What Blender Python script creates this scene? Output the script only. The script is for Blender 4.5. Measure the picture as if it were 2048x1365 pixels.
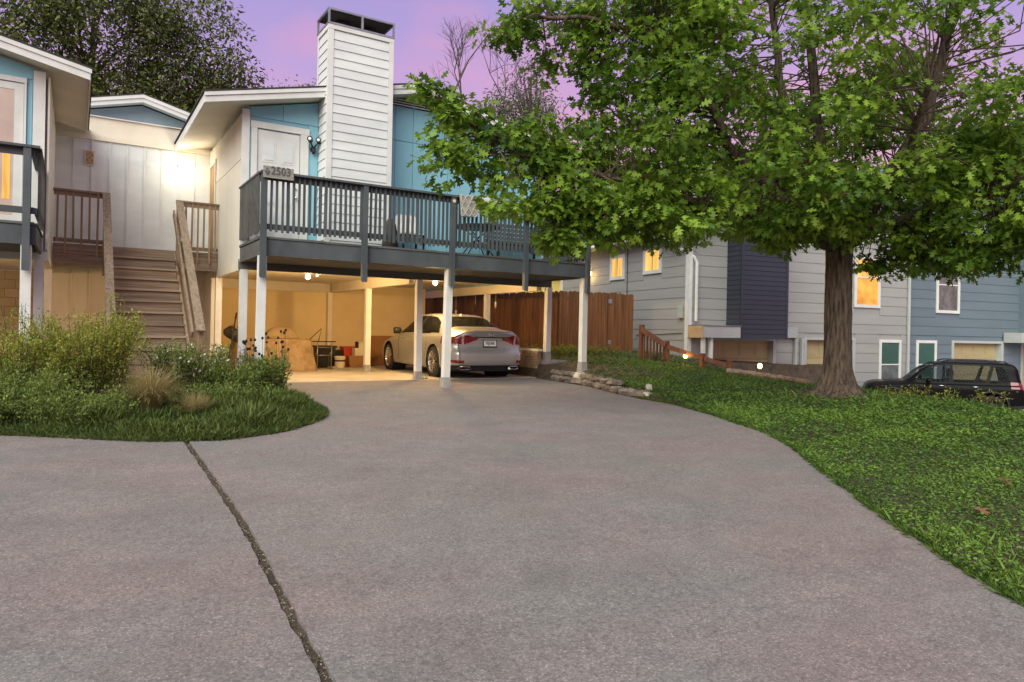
import bpy, math, random
import numpy as np
from mathutils import Matrix, Vector
for o in list(bpy.data.objects): bpy.data.objects.remove(o)
R = math.radians
scene = bpy.context.scene
C = scene.collection
rnd = random.Random(7)
rng = np.random.default_rng(11)

# ---------------------------------------------------------------- camera, sky, sun, exposure
YAW, ROLL = R(31.6956), R(1.1065)
cam_d = bpy.data.cameras.new('camera'); cam = bpy.data.objects.new('camera', cam_d); C.objects.link(cam)
cam.matrix_world = Matrix.Translation((-2.594, -12.053, 1.07)) @ Matrix.Rotation(-YAW, 4, 'Z') @ Matrix.Rotation(R(90), 4, 'X') @ Matrix.Rotation(ROLL, 4, 'Z')
cam_d.sensor_width = 36; cam_d.lens = 24.915; cam_d.shift_y = -0.0098
cam_d.clip_start = 0.05; cam_d.clip_end = 2000
scene.camera = cam

SUN_DIR = Vector((0.62, 0.52, -0.62)).normalized()      # the way the light travels: from behind the camera's left shoulder
world = bpy.data.worlds.new('World'); scene.world = world; world.use_nodes = True
def build_world():
    nt = world.node_tree; nt.nodes.clear(); n = nt.nodes; l = nt.links
    out = n.new('ShaderNodeOutputWorld'); bg = n.new('ShaderNodeBackground')
    sky = n.new('ShaderNodeTexSky'); sky.sky_type = 'NISHITA'; sky.sun_disc = False
    sky.sun_elevation = R(4); sky.sun_rotation = math.atan2(-SUN_DIR.x, -SUN_DIR.y)
    tc = n.new('ShaderNodeTexCoord'); sp = n.new('ShaderNodeSeparateXYZ'); l.new(tc.outputs['Generated'], sp.inputs[0])
    ra = n.new('ShaderNodeValToRGB'); l.new(sp.outputs['Z'], ra.inputs[0])
    stops = [(0.0, (.75, .33, .36)), (.14, (.80, .38, .46)), (.24, (.72, .40, .62)), (.33, (.52, .36, .70)), (.45, (.36, .31, .68)), (.7, (.60, .64, .80)), (1, (.78, .83, .86))]
    cr = ra.color_ramp
    while len(cr.elements) < len(stops): cr.elements.new(.5)
    for e, (p, c) in zip(cr.elements, stops): e.position = p; e.color = (*c, 1)
    mp = n.new('ShaderNodeMapping'); l.new(tc.outputs['Generated'], mp.inputs[0]); mp.inputs['Scale'].default_value = (1.6, 1.6, 4.2); mp.inputs['Location'].default_value = (.3, .1, .55)
    no = n.new('ShaderNodeTexNoise'); no.inputs['Scale'].default_value = 2.6; no.inputs['Detail'].default_value = 3; no.inputs['Roughness'].default_value = .5
    l.new(mp.outputs[0], no.inputs['Vector'])
    mr = n.new('ShaderNodeMapRange'); mr.inputs[1].default_value = .48; mr.inputs[2].default_value = .74; mr.inputs[3].default_value = 0; mr.inputs[4].default_value = .75
    l.new(no.outputs['Fac'], mr.inputs[0])
    mx = n.new('ShaderNodeMix'); mx.data_type = 'RGBA'; l.new(mr.outputs[0], mx.inputs[0]); l.new(ra.outputs[0], mx.inputs[6]); mx.inputs[7].default_value = (.82, .36, .55, 1)
    sm = n.new('ShaderNodeMix'); sm.data_type = 'RGBA'; sm.blend_type = 'ADD'; sm.inputs[0].default_value = .02
    l.new(mx.outputs[2], sm.inputs[6]); l.new(sky.outputs[0], sm.inputs[7])
    l.new(sm.outputs[2], bg.inputs[0]); bg.inputs[1].default_value = SKY_STRENGTH; l.new(bg.outputs[0], out.inputs[0])
SKY_STRENGTH = 0.76
build_world()
sun_d = bpy.data.lights.new('sun', 'SUN'); sun = bpy.data.objects.new('sun', sun_d); C.objects.link(sun)
sun_d.energy = 3.6; sun_d.angle = R(60); sun_d.color = (.98, 1.0, .83)
sun.rotation_euler = SUN_DIR.to_track_quat('-Z', 'Y').to_euler()
vs = scene.view_settings; vs.view_transform = 'Standard'; vs.look = 'None'; vs.exposure = 0.36; vs.gamma = 1

# ---------------------------------------------------------------- materials
MAT = {}
def mat(name, col, col2=None, rough=.75, scale=4, stretch=(1, 1, 1), detail=5, bump=0, bscale=None, rand=0, metal=0, coat=0, spec=.35, contrast=(.35, .65), speck=0, speckscale=90, transl=0, tint=None, emit=None, estr=0, trans=0, alpha=1):
    m = bpy.data.materials.new(name); m.use_nodes = True; MAT[name] = m
    nt = m.node_tree; n = nt.nodes; l = nt.links; p = n['Principled BSDF']
    p.inputs['Roughness'].default_value = rough; p.inputs['Metallic'].default_value = metal
    p.inputs['Specular IOR Level'].default_value = spec
    if coat: p.inputs['Coat Weight'].default_value = coat; p.inputs['Coat Roughness'].default_value = .06
    if trans: p.inputs['Transmission Weight'].default_value = trans
    c2 = col2 or tuple(min(1, c * .8) for c in col)
    tc = n.new('ShaderNodeTexCoord'); mp = n.new('ShaderNodeMapping'); l.new(tc.outputs['Object'], mp.inputs[0])
    mp.inputs['Scale'].default_value = tuple(s * scale for s in stretch)
    no = n.new('ShaderNodeTexNoise'); no.inputs['Scale'].default_value = 1; no.inputs['Detail'].default_value = detail; no.inputs['Roughness'].default_value = .62
    l.new(mp.outputs[0], no.inputs['Vector'])
    if rand:      # every piece gets its own stretch of grain
        oi = n.new('ShaderNodeObjectInfo'); vm = n.new('ShaderNodeVectorMath'); vm.operation = 'SCALE'; vm.inputs[0].default_value = (37, 19, 53); l.new(oi.outputs['Random'], vm.inputs['Scale'])
        l.new(vm.outputs[0], mp.inputs['Location'])
    mx = n.new('ShaderNodeMix'); mx.data_type = 'RGBA'
    mx.inputs[6].default_value = (*col, 1); mx.inputs[7].default_value = (*c2, 1)
    if tint:
        at = n.new('ShaderNodeAttribute'); at.attribute_name = 'tint'; l.new(at.outputs['Fac'], mx.inputs[0])
    else:
        mr = n.new('ShaderNodeMapRange'); mr.inputs[1].default_value = contrast[0]; mr.inputs[2].default_value = contrast[1]
        l.new(no.outputs['Fac'], mr.inputs[0]); l.new(mr.outputs[0], mx.inputs[0])
    cur = mx.outputs[2]
    if speck:
        n2 = n.new('ShaderNodeTexNoise'); n2.inputs['Scale'].default_value = speckscale; n2.inputs['Detail'].default_value = 2; l.new(tc.outputs['Object'], n2.inputs['Vector'])
        m2 = n.new('ShaderNodeMapRange'); m2.inputs[1].default_value = .3; m2.inputs[2].default_value = .7; m2.inputs[3].default_value = 1 - speck; m2.inputs[4].default_value = 1 + speck
        l.new(n2.outputs['Fac'], m2.inputs[0])
        h2 = n.new('ShaderNodeHueSaturation'); l.new(cur, h2.inputs['Color']); l.new(m2.outputs[0], h2.inputs['Value']); cur = h2.outputs[0]
    if rand:
        m3 = n.new('ShaderNodeMapRange'); m3.inputs[3].default_value = 1 - rand; m3.inputs[4].default_value = 1 + rand; l.new(oi.outputs['Random'], m3.inputs[0])
        h3 = n.new('ShaderNodeHueSaturation'); l.new(cur, h3.inputs['Color']); l.new(m3.outputs[0], h3.inputs['Value']); cur = h3.outputs[0]
    l.new(cur, p.inputs['Base Color'])
    if bump:
        b = n.new('ShaderNodeBump'); b.inputs['Strength'].default_value = bump; b.inputs['Distance'].default_value = .02
        if bscale:
            n4 = n.new('ShaderNodeTexNoise'); n4.inputs['Scale'].default_value = bscale; n4.inputs['Detail'].default_value = 4; l.new(tc.outputs['Object'], n4.inputs['Vector']); l.new(n4.outputs['Fac'], b.inputs['Height'])
        else: l.new(no.outputs['Fac'], b.inputs['Height'])
        l.new(b.outputs[0], p.inputs['Normal'])
    if emit:
        em = n.new('ShaderNodeMix'); em.data_type = 'RGBA'; l.new(mx.inputs[0].links[0].from_socket, em.inputs[0]); em.inputs[6].default_value = (*emit, 1); em.inputs[7].default_value = (emit[0] * .62, emit[1] * .50, emit[2] * .45, 1)
        l.new(em.outputs[2], p.inputs['Emission Color']); p.inputs['Emission Strength'].default_value = estr
    if transl:
        t = n.new('ShaderNodeBsdfTranslucent'); l.new(cur, t.inputs[0]); ms = n.new('ShaderNodeMixShader'); ms.inputs[0].default_value = transl
        l.new(p.outputs[0], ms.inputs[1]); l.new(t.outputs[0], ms.inputs[2]); l.new(ms.outputs[0], n['Material Output'].inputs[0])
    return m

mat('white_paint', (.70, .71, .70), (.60, .61, .59), .6, scale=2.5, speck=.03, bump=.04, bscale=40)
mat('white_board', (.68, .71, .72), (.60, .63, .64), .6, scale=1.5, stretch=(1, 1, 3), rand=.03, bump=.05, bscale=50)
mat('cream_paint', (.74, .68, .57), (.66, .60, .49), .65, scale=1.6, speck=.03, bump=.05, bscale=30)
mat('cream_board', (.72, .68, .60), (.64, .60, .52), .65, scale=1.8, stretch=(1, 1, .3), rand=.03, bump=.06, bscale=60)
mat('plaster', (.70, .56, .32), (.62, .49, .27), .8, scale=1.2, speck=.03, bump=.12, bscale=22)
mat('block_paint', (.62, .52, .34), (.50, .41, .26), .85, scale=2.5, rand=.06, bump=.25, bscale=24)
mat('blue_panel', (.235, .475, .585), (.21, .43, .535), .6, scale=1.3, stretch=(2, 1, .5), rand=.03, speck=.03, bump=.08, bscale=45)
mat('grey_blue', (.24, .32, .36), (.20, .28, .32), .7, scale=1.3, rand=.03, bump=.06, bscale=40)
mat('slate_paint', (.085, .098, .108), (.055, .064, .072), .62, scale=2.2, stretch=(1, 1, .6), rand=.14, bump=.12, bscale=60, speck=.06)
mat('slate_worn', (.11, .115, .115), (.075, .07, .062), .7, scale=1.6, stretch=(.5, 1, 3), rand=.08, bump=.15, bscale=60)
mat('roof_shingle', (.045, .043, .042), (.03, .03, .03), .95, scale=8, speck=.2)
mat('roof_slate_blue', (.12, .17, .20), (.09, .13, .16), .9, scale=6, speck=.12)
mat('wood_weathered', (.33, .245, .175), (.15, .105, .075), .82, scale=7, stretch=(.12, 1.5, 3.2), detail=8, contrast=(.36, .66), rand=.13, bump=.3)
mat('wood_tread', (.42, .32, .24), (.22, .16, .115), .82, scale=7, stretch=(.12, 1.5, 3.2), detail=8, contrast=(.36, .66), rand=.12, bump=.3)
mat('wood_weathered_y', (.37, .28, .20), (.20, .145, .105), .82, scale=7, stretch=(3, .12, 3), detail=8, contrast=(.36, .66), rand=.12, bump=.25)
mat('wood_upright', (.36, .24, .14), (.20, .13, .08), .8, scale=7, stretch=(3, 3, .12), detail=8, rand=.12, bump=.2)
mat('fence_wood', (.25, .11, .04), (.12, .052, .024), .8, scale=6, stretch=(3, 3, .15), detail=7, rand=.16, bump=.25)
mat('rail_wood', (.20, .085, .045), (.12, .05, .028), .75, scale=5, stretch=(2, 2, .3), rand=.1, bump=.15)
mat('concrete', (.34, .33, .31), (.24, .23, .22), .9, scale=5, speck=.12, speckscale=60, bump=.25, bscale=40)
mat('slab', (.44, .40, .34), (.35, .31, .26), .85, scale=1.6, speck=.06, bump=.1, bscale=30)
mat('stone', (.235, .195, .155), (.085, .07, .058), .95, scale=6, rand=.2, speck=.15, speckscale=50, bump=.6)
mat('stone_pale', (.52, .48, .40), (.34, .31, .26), .95, scale=6, rand=.08, speck=.12, bump=.5)
mat('brick', (.42, .30, .19), (.33, .23, .14), .9, scale=9, rand=.14, speck=.12, bump=.3, bscale=60)
mat('mortar', (.22, .17, .12), None, .95, scale=12, speck=.1, bump=.2, bscale=60)
mat('metal_galv', (.42, .46, .48), (.30, .33, .35), .38, scale=6, metal=.75, speck=.05)
mat('metal_dark', (.03, .03, .032), None, .5, metal=.3)
mat('metal_chrome', (.75, .75, .74), None, .16, metal=1)
mat('metal_tube', (.48, .45, .38), None, .35, metal=.8)
mat('black_plastic', (.022, .022, .024), None, .55)
mat('black_hole', (.012, .012, .012), None, .9)
mat('soot', (.05, .042, .038), (.03, .027, .025), .9)
mat('grey_siding', (.335, .335, .33), (.30, .30, .295), .7, scale=1.2, stretch=(.4, .4, 2), rand=.03, bump=.06, bscale=50)
mat('blue_siding', (.135, .178, .215), (.12, .158, .19), .7, scale=1.2, stretch=(.4, .4, 2), rand=.03, bump=.06, bscale=50)
mat('navy_siding', (.038, .042, .062), (.032, .036, .052), .6, scale=1.4, rand=.05)
mat('trim_grey', (.42, .44, .44), (.36, .38, .38), .65, scale=2)
mat('garage_tan', (.44, .36, .20), (.38, .31, .17), .7, scale=2, stretch=(.3, .3, 3), bump=.08, bscale=60)
mat('wall_lamplight', (.72, .56, .16), (.66, .50, .14), .8, scale=2)  # porch wall with the lamp's yellow light painted into its colour
mat('plywood', (.52, .36, .20), (.40, .27, .14), .8, scale=4, stretch=(.4, 1, 2), bump=.1)
mat('bark', (.12, .09, .065), (.028, .021, .017), .95, scale=16, stretch=(1.5, 1.5, .22), detail=7, contrast=(.38, .62), bump=1.0)
mat('bark_grey', (.10, .085, .075), (.06, .05, .045), .95, scale=5, stretch=(1, 1, .3), bump=.5)
mat('twig', (.085, .06, .045), None, .9)
mat('oak_leaf', (.065, .14, .016), (.26, .40, .045), .5, tint=True, transl=.42, spec=.3)
mat('oak_leaf_near', (.15, .26, .028), (.22, .35, .04), .5, rand=.25, scale=3, transl=.38, spec=.3)
mat('dead_leaf', (.26, .14, .06), (.18, .09, .04), .8, scale=8, rand=.2, transl=.2)
mat('dark_leaf', (.065, .09, .025), (.20, .23, .06), .6, tint=True, transl=.25)
mat('olive_leaf', (.08, .11, .06), (.16, .19, .10), .6, tint=True, transl=.25)
mat('bush_leaf', (.12, .165, .02), (.34, .36, .05), .6, tint=True, transl=.35)
mat('herb_leaf', (.08, .14, .022), (.22, .29, .06), .6, tint=True, transl=.35)
mat('shrub_dry', (.085, .075, .05), (.15, .13, .085), .8, tint=True, transl=.2)
mat('straw', (.14, .15, .045), (.40, .31, .14), .7, tint=True, transl=.3)
mat('grass_blade', (.048, .115, .018), (.18, .30, .045), .6, tint=True, transl=.3)
mat('bed_grass', (.06, .105, .022), (.20, .255, .065), .6, tint=True, transl=.3)
mat('joint_grit', (.07, .06, .035), (.32, .29, .24), .9, tint=True)
mat('flower_white', (.75, .73, .62), None, .6, transl=.2)
mat('flower_rust', (.38, .12, .04), (.28, .08, .03), .7, rand=.2)
mat('seed_head', (.014, .012, .012), None, .9)
mat('soil', (.085, .060, .040), (.040, .030, .022), .95, scale=6, speck=.3, speckscale=40, bump=.5, bscale=30)
mat('burlap', (.36, .255, .14), (.22, .145, .075), .9, scale=5, speck=.1, bump=.3, bscale=40)
mat('canvas_dark', (.07, .055, .045), (.035, .03, .028), .85, scale=4, bump=.2)
mat('canvas_tan', (.34, .25, .13), (.25, .18, .10), .85, scale=4, bump=.1)
mat('cardboard', (.33, .165, .055), (.29, .14, .05), .85, scale=3)
mat('box_cream', (.66, .60, .42), (.58, .52, .36), .7, scale=3)
mat('plastic_red', (.52, .055, .03), (.42, .04, .025), .45)
mat('plastic_white', (.74, .74, .73), None, .4)
mat('plastic_green', (.10, .20, .14), None, .5)
mat('car_silver', (.40, .405, .40), (.37, .375, .37), .34, scale=3, metal=.6, coat=.5)
mat('car_black', (.006, .006, .007), None, .30, coat=.02, spec=.07)
mat('tyre', (.018, .018, .018), (.028, .027, .026), .85, scale=6)
mat('car_glass', (.015, .015, .013), None, .05, spec=.5)
mat('tail_red', (.22, .008, .012), (.10, .004, .006), .12, scale=14, coat=.8)
mat('tail_clear', (.55, .35, .34), None, .15, coat=.6)
mat('plate_white', (.70, .71, .70), None, .5)
mat('ink_dark', (.03, .035, .06), None, .6)
mat('ink_grey', (.10, .105, .11), None, .6)
mat('sign_wood', (.34, .33, .31), (.20, .19, .18), .85, scale=7, stretch=(.3, 1, 3), detail=7, bump=.4)
mat('rug', (.28, .27, .25), (.24, .23, .21), .95, scale=30)
mat('rug_white', (.62, .61, .57), None, .95)
mat('maroon', (.075, .022, .022), (.05, .016, .016), .7)
mat('glass_dim', (.17, .19, .20), (.05, .06, .055), .06, scale=2.2, spec=.6, coat=.4)
mat('glass_green', (.045, .115, .095), (.04, .10, .085), .08, spec=.6, coat=.3)
mat('glass_lit', (.4, .25, .06), (.25, .14, .03), .15, scale=2.2, stretch=(3.5, 3.5, .25), detail=2, emit=(1, .60, .14), estr=.75, spec=.5)
mat('glass_lit_orange', (.5, .25, .05), (.30, .14, .03), .12, scale=1.6, stretch=(1, 1, 1.6), detail=3, emit=(1, .45, .07), estr=.62, spec=.5)
mat('glass_door', (.42, .36, .34), (.34, .28, .26), .06, scale=.8, emit=(1, .72, .5), estr=.18, spec=.6)
mat('lamp_glow', (.9, .8, .6), None, .4, emit=(1, .80, .48), estr=14)
mat('lamp_glow_small', (.9, .8, .6), None, .4, emit=(1, .62, .2), estr=9)

def drive_material():
    m = mat('drive_concrete', (.190, .156, .151), (.170, .159, .152), .88, scale=.7, detail=7, contrast=(.40, .60), speck=.0)
    nt = m.node_tree; n = nt.nodes; l = nt.links; p = n['Principled BSDF']
    src = p.inputs['Base Color'].links[0].from_socket
    tc = n['Texture Coordinate']
    def noise(s, d, a, b, lo, hi, rough=.6):
        x = n.new('ShaderNodeTexNoise'); x.inputs['Scale'].default_value = s; x.inputs['Detail'].default_value = d; x.inputs['Roughness'].default_value = rough; l.new(tc.outputs['Object'], x.inputs['Vector'])
        r = n.new('ShaderNodeMapRange'); r.inputs[1].default_value = a; r.inputs[2].default_value = b; r.inputs[3].default_value = lo; r.inputs[4].default_value = hi; l.new(x.outputs['Fac'], r.inputs[0]); return r.outputs[0], x.outputs['Fac']
    v1, _ = noise(2.2, 7, .3, .7, .88, 1.09)
    v2, f2 = noise(60, 3, .3, .7, .66, 1.30)
    v3, f3 = noise(120, 2, .58, .72, 1.0, 1.8)
    v4, f4 = noise(14, 6, .3, .7, .82, 1.16, .8)
    def mul(a, b):
        x = n.new('ShaderNodeMath'); x.operation = 'MULTIPLY'; l.new(a, x.inputs[0]); l.new(b, x.inputs[1]); return x.outputs[0]
    v5, f5 = noise(.9, 4, .60, .74, 1.0, .84)
    vo = n.new('ShaderNodeTexVoronoi'); vo.feature = 'DISTANCE_TO_EDGE'; vo.inputs['Scale'].default_value = .36
    wn = n.new('ShaderNodeTexNoise'); wn.inputs['Scale'].default_value = 1.6; wn.inputs['Detail'].default_value = 6; l.new(tc.outputs['Object'], wn.inputs['Vector'])
    wm = n.new('ShaderNodeMix'); wm.data_type = 'RGBA'; wm.inputs[0].default_value = .28; l.new(tc.outputs['Object'], wm.inputs[6]); l.new(wn.outputs['Color'], wm.inputs[7]); l.new(wm.outputs[2], vo.inputs['Vector'])
    cr_ = n.new('ShaderNodeMapRange'); cr_.inputs[1].default_value = 0; cr_.inputs[2].default_value = .0035; cr_.inputs[3].default_value = .87; cr_.inputs[4].default_value = 1; l.new(vo.outputs['Distance'], cr_.inputs[0])
    v = mul(mul(mul(v1, v2), mul(v3, v4)), mul(v5, cr_.outputs[0]))
    h = n.new('ShaderNodeHueSaturation'); l.new(src, h.inputs['Color']); l.new(v, h.inputs['Value']); l.new(h.outputs[0], p.inputs['Base Color'])
    b = n.new('ShaderNodeBump'); b.inputs['Strength'].default_value = .35; b.inputs['Distance'].default_value = .006; l.new(f2, b.inputs['Height']); l.new(b.outputs[0], p.inputs['Normal'])
    return m
drive_material()

def see_through(name, col, fac):
    m = bpy.data.materials.new(name); m.use_nodes = True; MAT[name] = m; nt = m.node_tree; n = nt.nodes; l = nt.links; p = n['Principled BSDF']
    p.inputs['Base Color'].default_value = (.02, .022, .024, 1); p.inputs['Roughness'].default_value = .06; p.inputs['Specular IOR Level'].default_value = .18
    t = n.new('ShaderNodeBsdfTransparent'); t.inputs[0].default_value = (*col, 1); x = n.new('ShaderNodeMixShader'); x.inputs[0].default_value = fac
    l.new(p.outputs[0], x.inputs[1]); l.new(t.outputs[0], x.inputs[2]); l.new(x.outputs[0], n['Material Output'].inputs[0])
see_through('suv_glass', (.62, .66, .66), .80)
see_through('sedan_glass', (.42, .40, .36), .62)

# ---------------------------------------------------------------- builders
WM = {}                                     # world matrix of each object
def link(o, parent=None, M=None, local=False):
    """place o with world matrix M; when local, M is given in the parent's frame"""
    C.objects.link(o)
    M = M or Matrix.Identity(4)
    if parent is not None:
        o.parent = parent
        if local: o.matrix_basis = M; WM[o.name] = WM[parent.name] @ M
        else:
            o.matrix_parent_inverse = WM[parent.name].inverted(); o.matrix_basis = M; WM[o.name] = M.copy()
    else: o.matrix_basis = M; WM[o.name] = M.copy()
    return o
def thing(name, label, cat, loc=(0, 0, 0), rz=0, group=None, scale=1):
    o = bpy.data.objects.new(name, None); o.empty_display_size = .2
    link(o, None, Matrix.Translation(loc) @ Matrix.Rotation(rz, 4, 'Z') @ Matrix.Scale(scale, 4))
    return tag(o, label, cat, group)
def tag(o, label=None, cat=None, group=None, kind=None):
    if label: o['label'] = label
    if cat: o['category'] = cat
    if group: o['group'] = group
    if kind: o['kind'] = kind
    return o
def mesh(name, V, F, m, parent=None, local=None, smooth=False, M=None):
    me = bpy.data.meshes.new(name); me.from_pydata([tuple(v) for v in V], [], F)
    if isinstance(m, str): m = MAT[m]
    me.materials.append(m)
    if smooth: me.shade_smooth()
    me.update()
    o = bpy.data.objects.new(name, me)
    if local is None: local = parent is not None and WMLOCAL.get(root(parent).name, False)
    return link(o, parent, M, local)
WMLOCAL = {}                                # things built in their own frame
def root(o):
    while o.parent is not None: o = o.parent
    return o
BOXF = [(0, 3, 2, 1), (4, 5, 6, 7), (0, 1, 5, 4), (1, 2, 6, 5), (2, 3, 7, 6), (3, 0, 4, 7)]
def boxv(x0, x1, y0, y1, z0, z1):
    return [(x0, y0, z0), (x1, y0, z0), (x1, y1, z0), (x0, y1, z0), (x0, y0, z1), (x1, y0, z1), (x1, y1, z1), (x0, y1, z1)]
def box(name, x0, x1, y0, y1, z0, z1, m, parent=None, **k):
    return mesh(name, boxv(x0, x1, y0, y1, z0, z1), BOXF, m, parent, **k)
class MB:
    """collects shapes into one mesh"""
    def __init__(s): s.V = []; s.F = []
    def add(s, V, F):
        b = len(s.V); s.V += [tuple(v) for v in V]; s.F += [tuple(i + b for i in f) for f in F]; return s
    def box(s, *a): return s.add(boxv(*a), BOXF)
    def beam(s, a, b, w, h, up=(0, 0, 1)):
        V, F = beamv(a, b, w, h, up); return s.add(V, F)
    def tube(s, pts, rad, n=6, cap=True):
        V, F = tubev(pts, rad, n, cap); return s.add(V, F)
    def build(s, name, m, parent=None, **k): return mesh(name, s.V, s.F, m, parent, **k)
def beamv(a, b, w, h, up=(0, 0, 1)):
    a = Vector(a); b = Vector(b); d = (b - a).normalized(); u = Vector(up)
    sd = d.cross(u); sd.normalize(); uu = sd.cross(d).normalized()
    V = []
    for p in (a, b):
        for sx, sy in ((-1, -1), (1, -1), (1, 1), (-1, 1)): V.append(p + sd * (w / 2 * sx) + uu * (h / 2 * sy))
    return V, [(0, 1, 2, 3), (7, 6, 5, 4), (0, 4, 5, 1), (1, 5, 6, 2), (2, 6, 7, 3), (3, 7, 4, 0)]
def beam(name, a, b, w, h, m, parent=None, up=(0, 0, 1), **k):
    V, F = beamv(a, b, w, h, up); return mesh(name, V, F, m, parent, **k)
def tubev(pts, rad, n=6, cap=True):
    pts = [Vector(p) for p in pts]; V = []; F = []
    rad = [rad] * len(pts) if not hasattr(rad, '__len__') else rad
    ref = None
    for i, p in enumerate(pts):
        d = (pts[min(i + 1, len(pts) - 1)] - pts[max(i - 1, 0)]).normalized()
        if ref is None: ref = Vector((1, 0, 0)) if abs(d.x) < .8 else Vector((0, 1, 0))
        s = d.cross(ref).normalized(); t = s.cross(d).normalized(); ref = t
        for k in range(n):
            a = 2 * math.pi * k / n; V.append(p + (s * math.cos(a) + t * math.sin(a)) * rad[i])
        if i:
            b = (i - 1) * n
            for k in range(n): F.append((b + k, b + (k + 1) % n, b + n + (k + 1) % n, b + n + k))
    if cap: F.append(tuple(range(n))[::-1]); F.append(tuple(range(len(V) - n, len(V))))
    return V, F
def tube(name, pts, rad, m, parent=None, n=8, smooth=True, **k):
    V, F = tubev(pts, rad, n); return mesh(name, V, F, m, parent, smooth=smooth, **k)
def lathe(prof, n=20, c=(0, 0, 0)):
    V = []; F = []
    for i, (r, z) in enumerate(prof):
        for k in range(n):
            a = 2 * math.pi * k / n; V.append((c[0] + r * math.cos(a), c[1] + r * math.sin(a), c[2] + z))
        if i:
            b = (i - 1) * n
            for k in range(n): F.append((b + k, b + (k + 1) % n, b + n + (k + 1) % n, b + n + k))
    F.append(tuple(range(n))[::-1]); F.append(tuple(range(len(V) - n, len(V))))
    return V, F
def prism(poly, y0, y1):
    """polygon in (x,z) pushed from y0 to y1"""
    n = len(poly); V = [(x, y0, z) for x, z in poly] + [(x, y1, z) for x, z in poly]
    F = [tuple(range(n)), tuple(range(n, 2 * n))[::-1]] + [(i, i + n, (i + 1) % n + n, (i + 1) % n) for i in range(n)]
    return V, F
def prism_o(name, poly, y0, y1, m, parent=None, **k):
    V, F = prism(poly, y0, y1); return mesh(name, V, F, m, parent, **k)
def fast_mesh(name, V, k, m, parent=None, tint=None, kind=None, smooth=False):
    """V: (n*k,3) array, faces of k corners each"""
    V = np.asarray(V, dtype=np.float32); n = len(V) // k
    me = bpy.data.meshes.new(name); me.vertices.add(len(V)); me.vertices.foreach_set('co', V.ravel())
    me.loops.add(len(V)); me.loops.foreach_set('vertex_index', np.arange(len(V), dtype=np.int32))
    me.polygons.add(n); me.polygons.foreach_set('loop_start', np.arange(0, len(V), k, dtype=np.int32))
    try: me.polygons.foreach_set('loop_total', np.full(n, k, dtype=np.int32))
    except Exception: pass
    if tint is not None:
        a = me.attributes.new('tint', 'FLOAT', 'FACE'); a.data.foreach_set('value', np.asarray(tint, dtype=np.float32))
    me.materials.append(MAT[m] if isinstance(m, str) else m); me.update(calc_edges=True); me.validate()
    o = bpy.data.objects.new(name, me); link(o, parent)
    if kind: o['kind'] = kind
    return o
OAK = np.array([(0, -.12), (.02, .06), (.16, .10), (.26, .22), (.13, .27), (.11, .36), (.30, .44), (.44, .60), (.20, .58), (.12, .66), (.24, .80), (.22, .90), (.09, .86), (0, 1.02)], float)
OAK = np.vstack([OAK, OAK[1:-1][::-1] * [-1, 1]])
OVAL = np.array([(0, 0), (.22, .35), (.16, .75), (0, 1), (-.16, .75), (-.22, .35)], float)
QUAD = np.array([(0, 0), (.28, .45), (0, 1), (-.28, .45)], float)
BLADE = np.array([(-.045, 0), (.045, 0), (.03, .55), (0, 1), (-.03, .55)], float)
def unit(a): return a / np.maximum(np.linalg.norm(a, axis=1, keepdims=True), 1e-9)
def leaf_verts(pos, dirs, nrm, size, shape, curl=.25):
    d = unit(dirs); s = unit(np.cross(d, nrm)); u = np.cross(s, d)
    k = len(shape); px = shape[:, 0][None, :, None]; py = shape[:, 1][None, :, None]
    sz = np.asarray(size)[:, None, None]
    V = pos[:, None, :] + sz * (px * s[:, None, :] + py * d[:, None, :] - curl * (py ** 2 * .6 - np.abs(px) * .5) * u[:, None, :])
    return V.reshape(-1, 3)
def leaves(name, pos, dirs, nrm, size, shape, m, parent, tint, curl=.25, kind='stuff'):
    return fast_mesh(name, leaf_verts(pos, dirs, nrm, size, shape, curl), len(shape), m, parent, tint, kind)
def in_poly(px, py, poly):
    px = np.asarray(px); py = np.asarray(py); ins = np.zeros(px.shape, bool); n = len(poly)
    for i in range(n):
        x1, y1 = poly[i]; x2, y2 = poly[(i + 1) % n]
        c = ((y1 > py) != (y2 > py)) & (px < (x2 - x1) * (py - y1) / ((y2 - y1) or 1e-9) + x1); ins ^= c
    return ins
def point_light(name, loc, energy, col, parent=None, size=.06):
    d = bpy.data.lights.new(name, 'POINT'); d.energy = energy; d.color = col; d.shadow_soft_size = size
    o = bpy.data.objects.new(name, d); link(o, parent, Matrix.Translation(loc)); return o
def text_mesh(name, s, size, depth, M, m, parent, align='LEFT', squash=1):
    c = bpy.data.curves.new(name, 'FONT'); c.body = s; c.size = size; c.extrude = depth; c.align_x = align; c.align_y = 'BOTTOM'; c.resolution_u = 3
    t = bpy.data.objects.new(name, c); C.objects.link(t); bpy.context.view_layer.update()
    me = bpy.data.meshes.new_from_object(t.evaluated_get(bpy.context.evaluated_depsgraph_get()))
    bpy.data.objects.remove(t); bpy.data.curves.remove(c)
    me.materials.clear(); me.materials.append(MAT[m]); me.name = name
    if squash != 1:
        for v in me.vertices: v.co.x *= squash
    o = bpy.data.objects.new(name, me); return link(o, parent, M)

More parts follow.
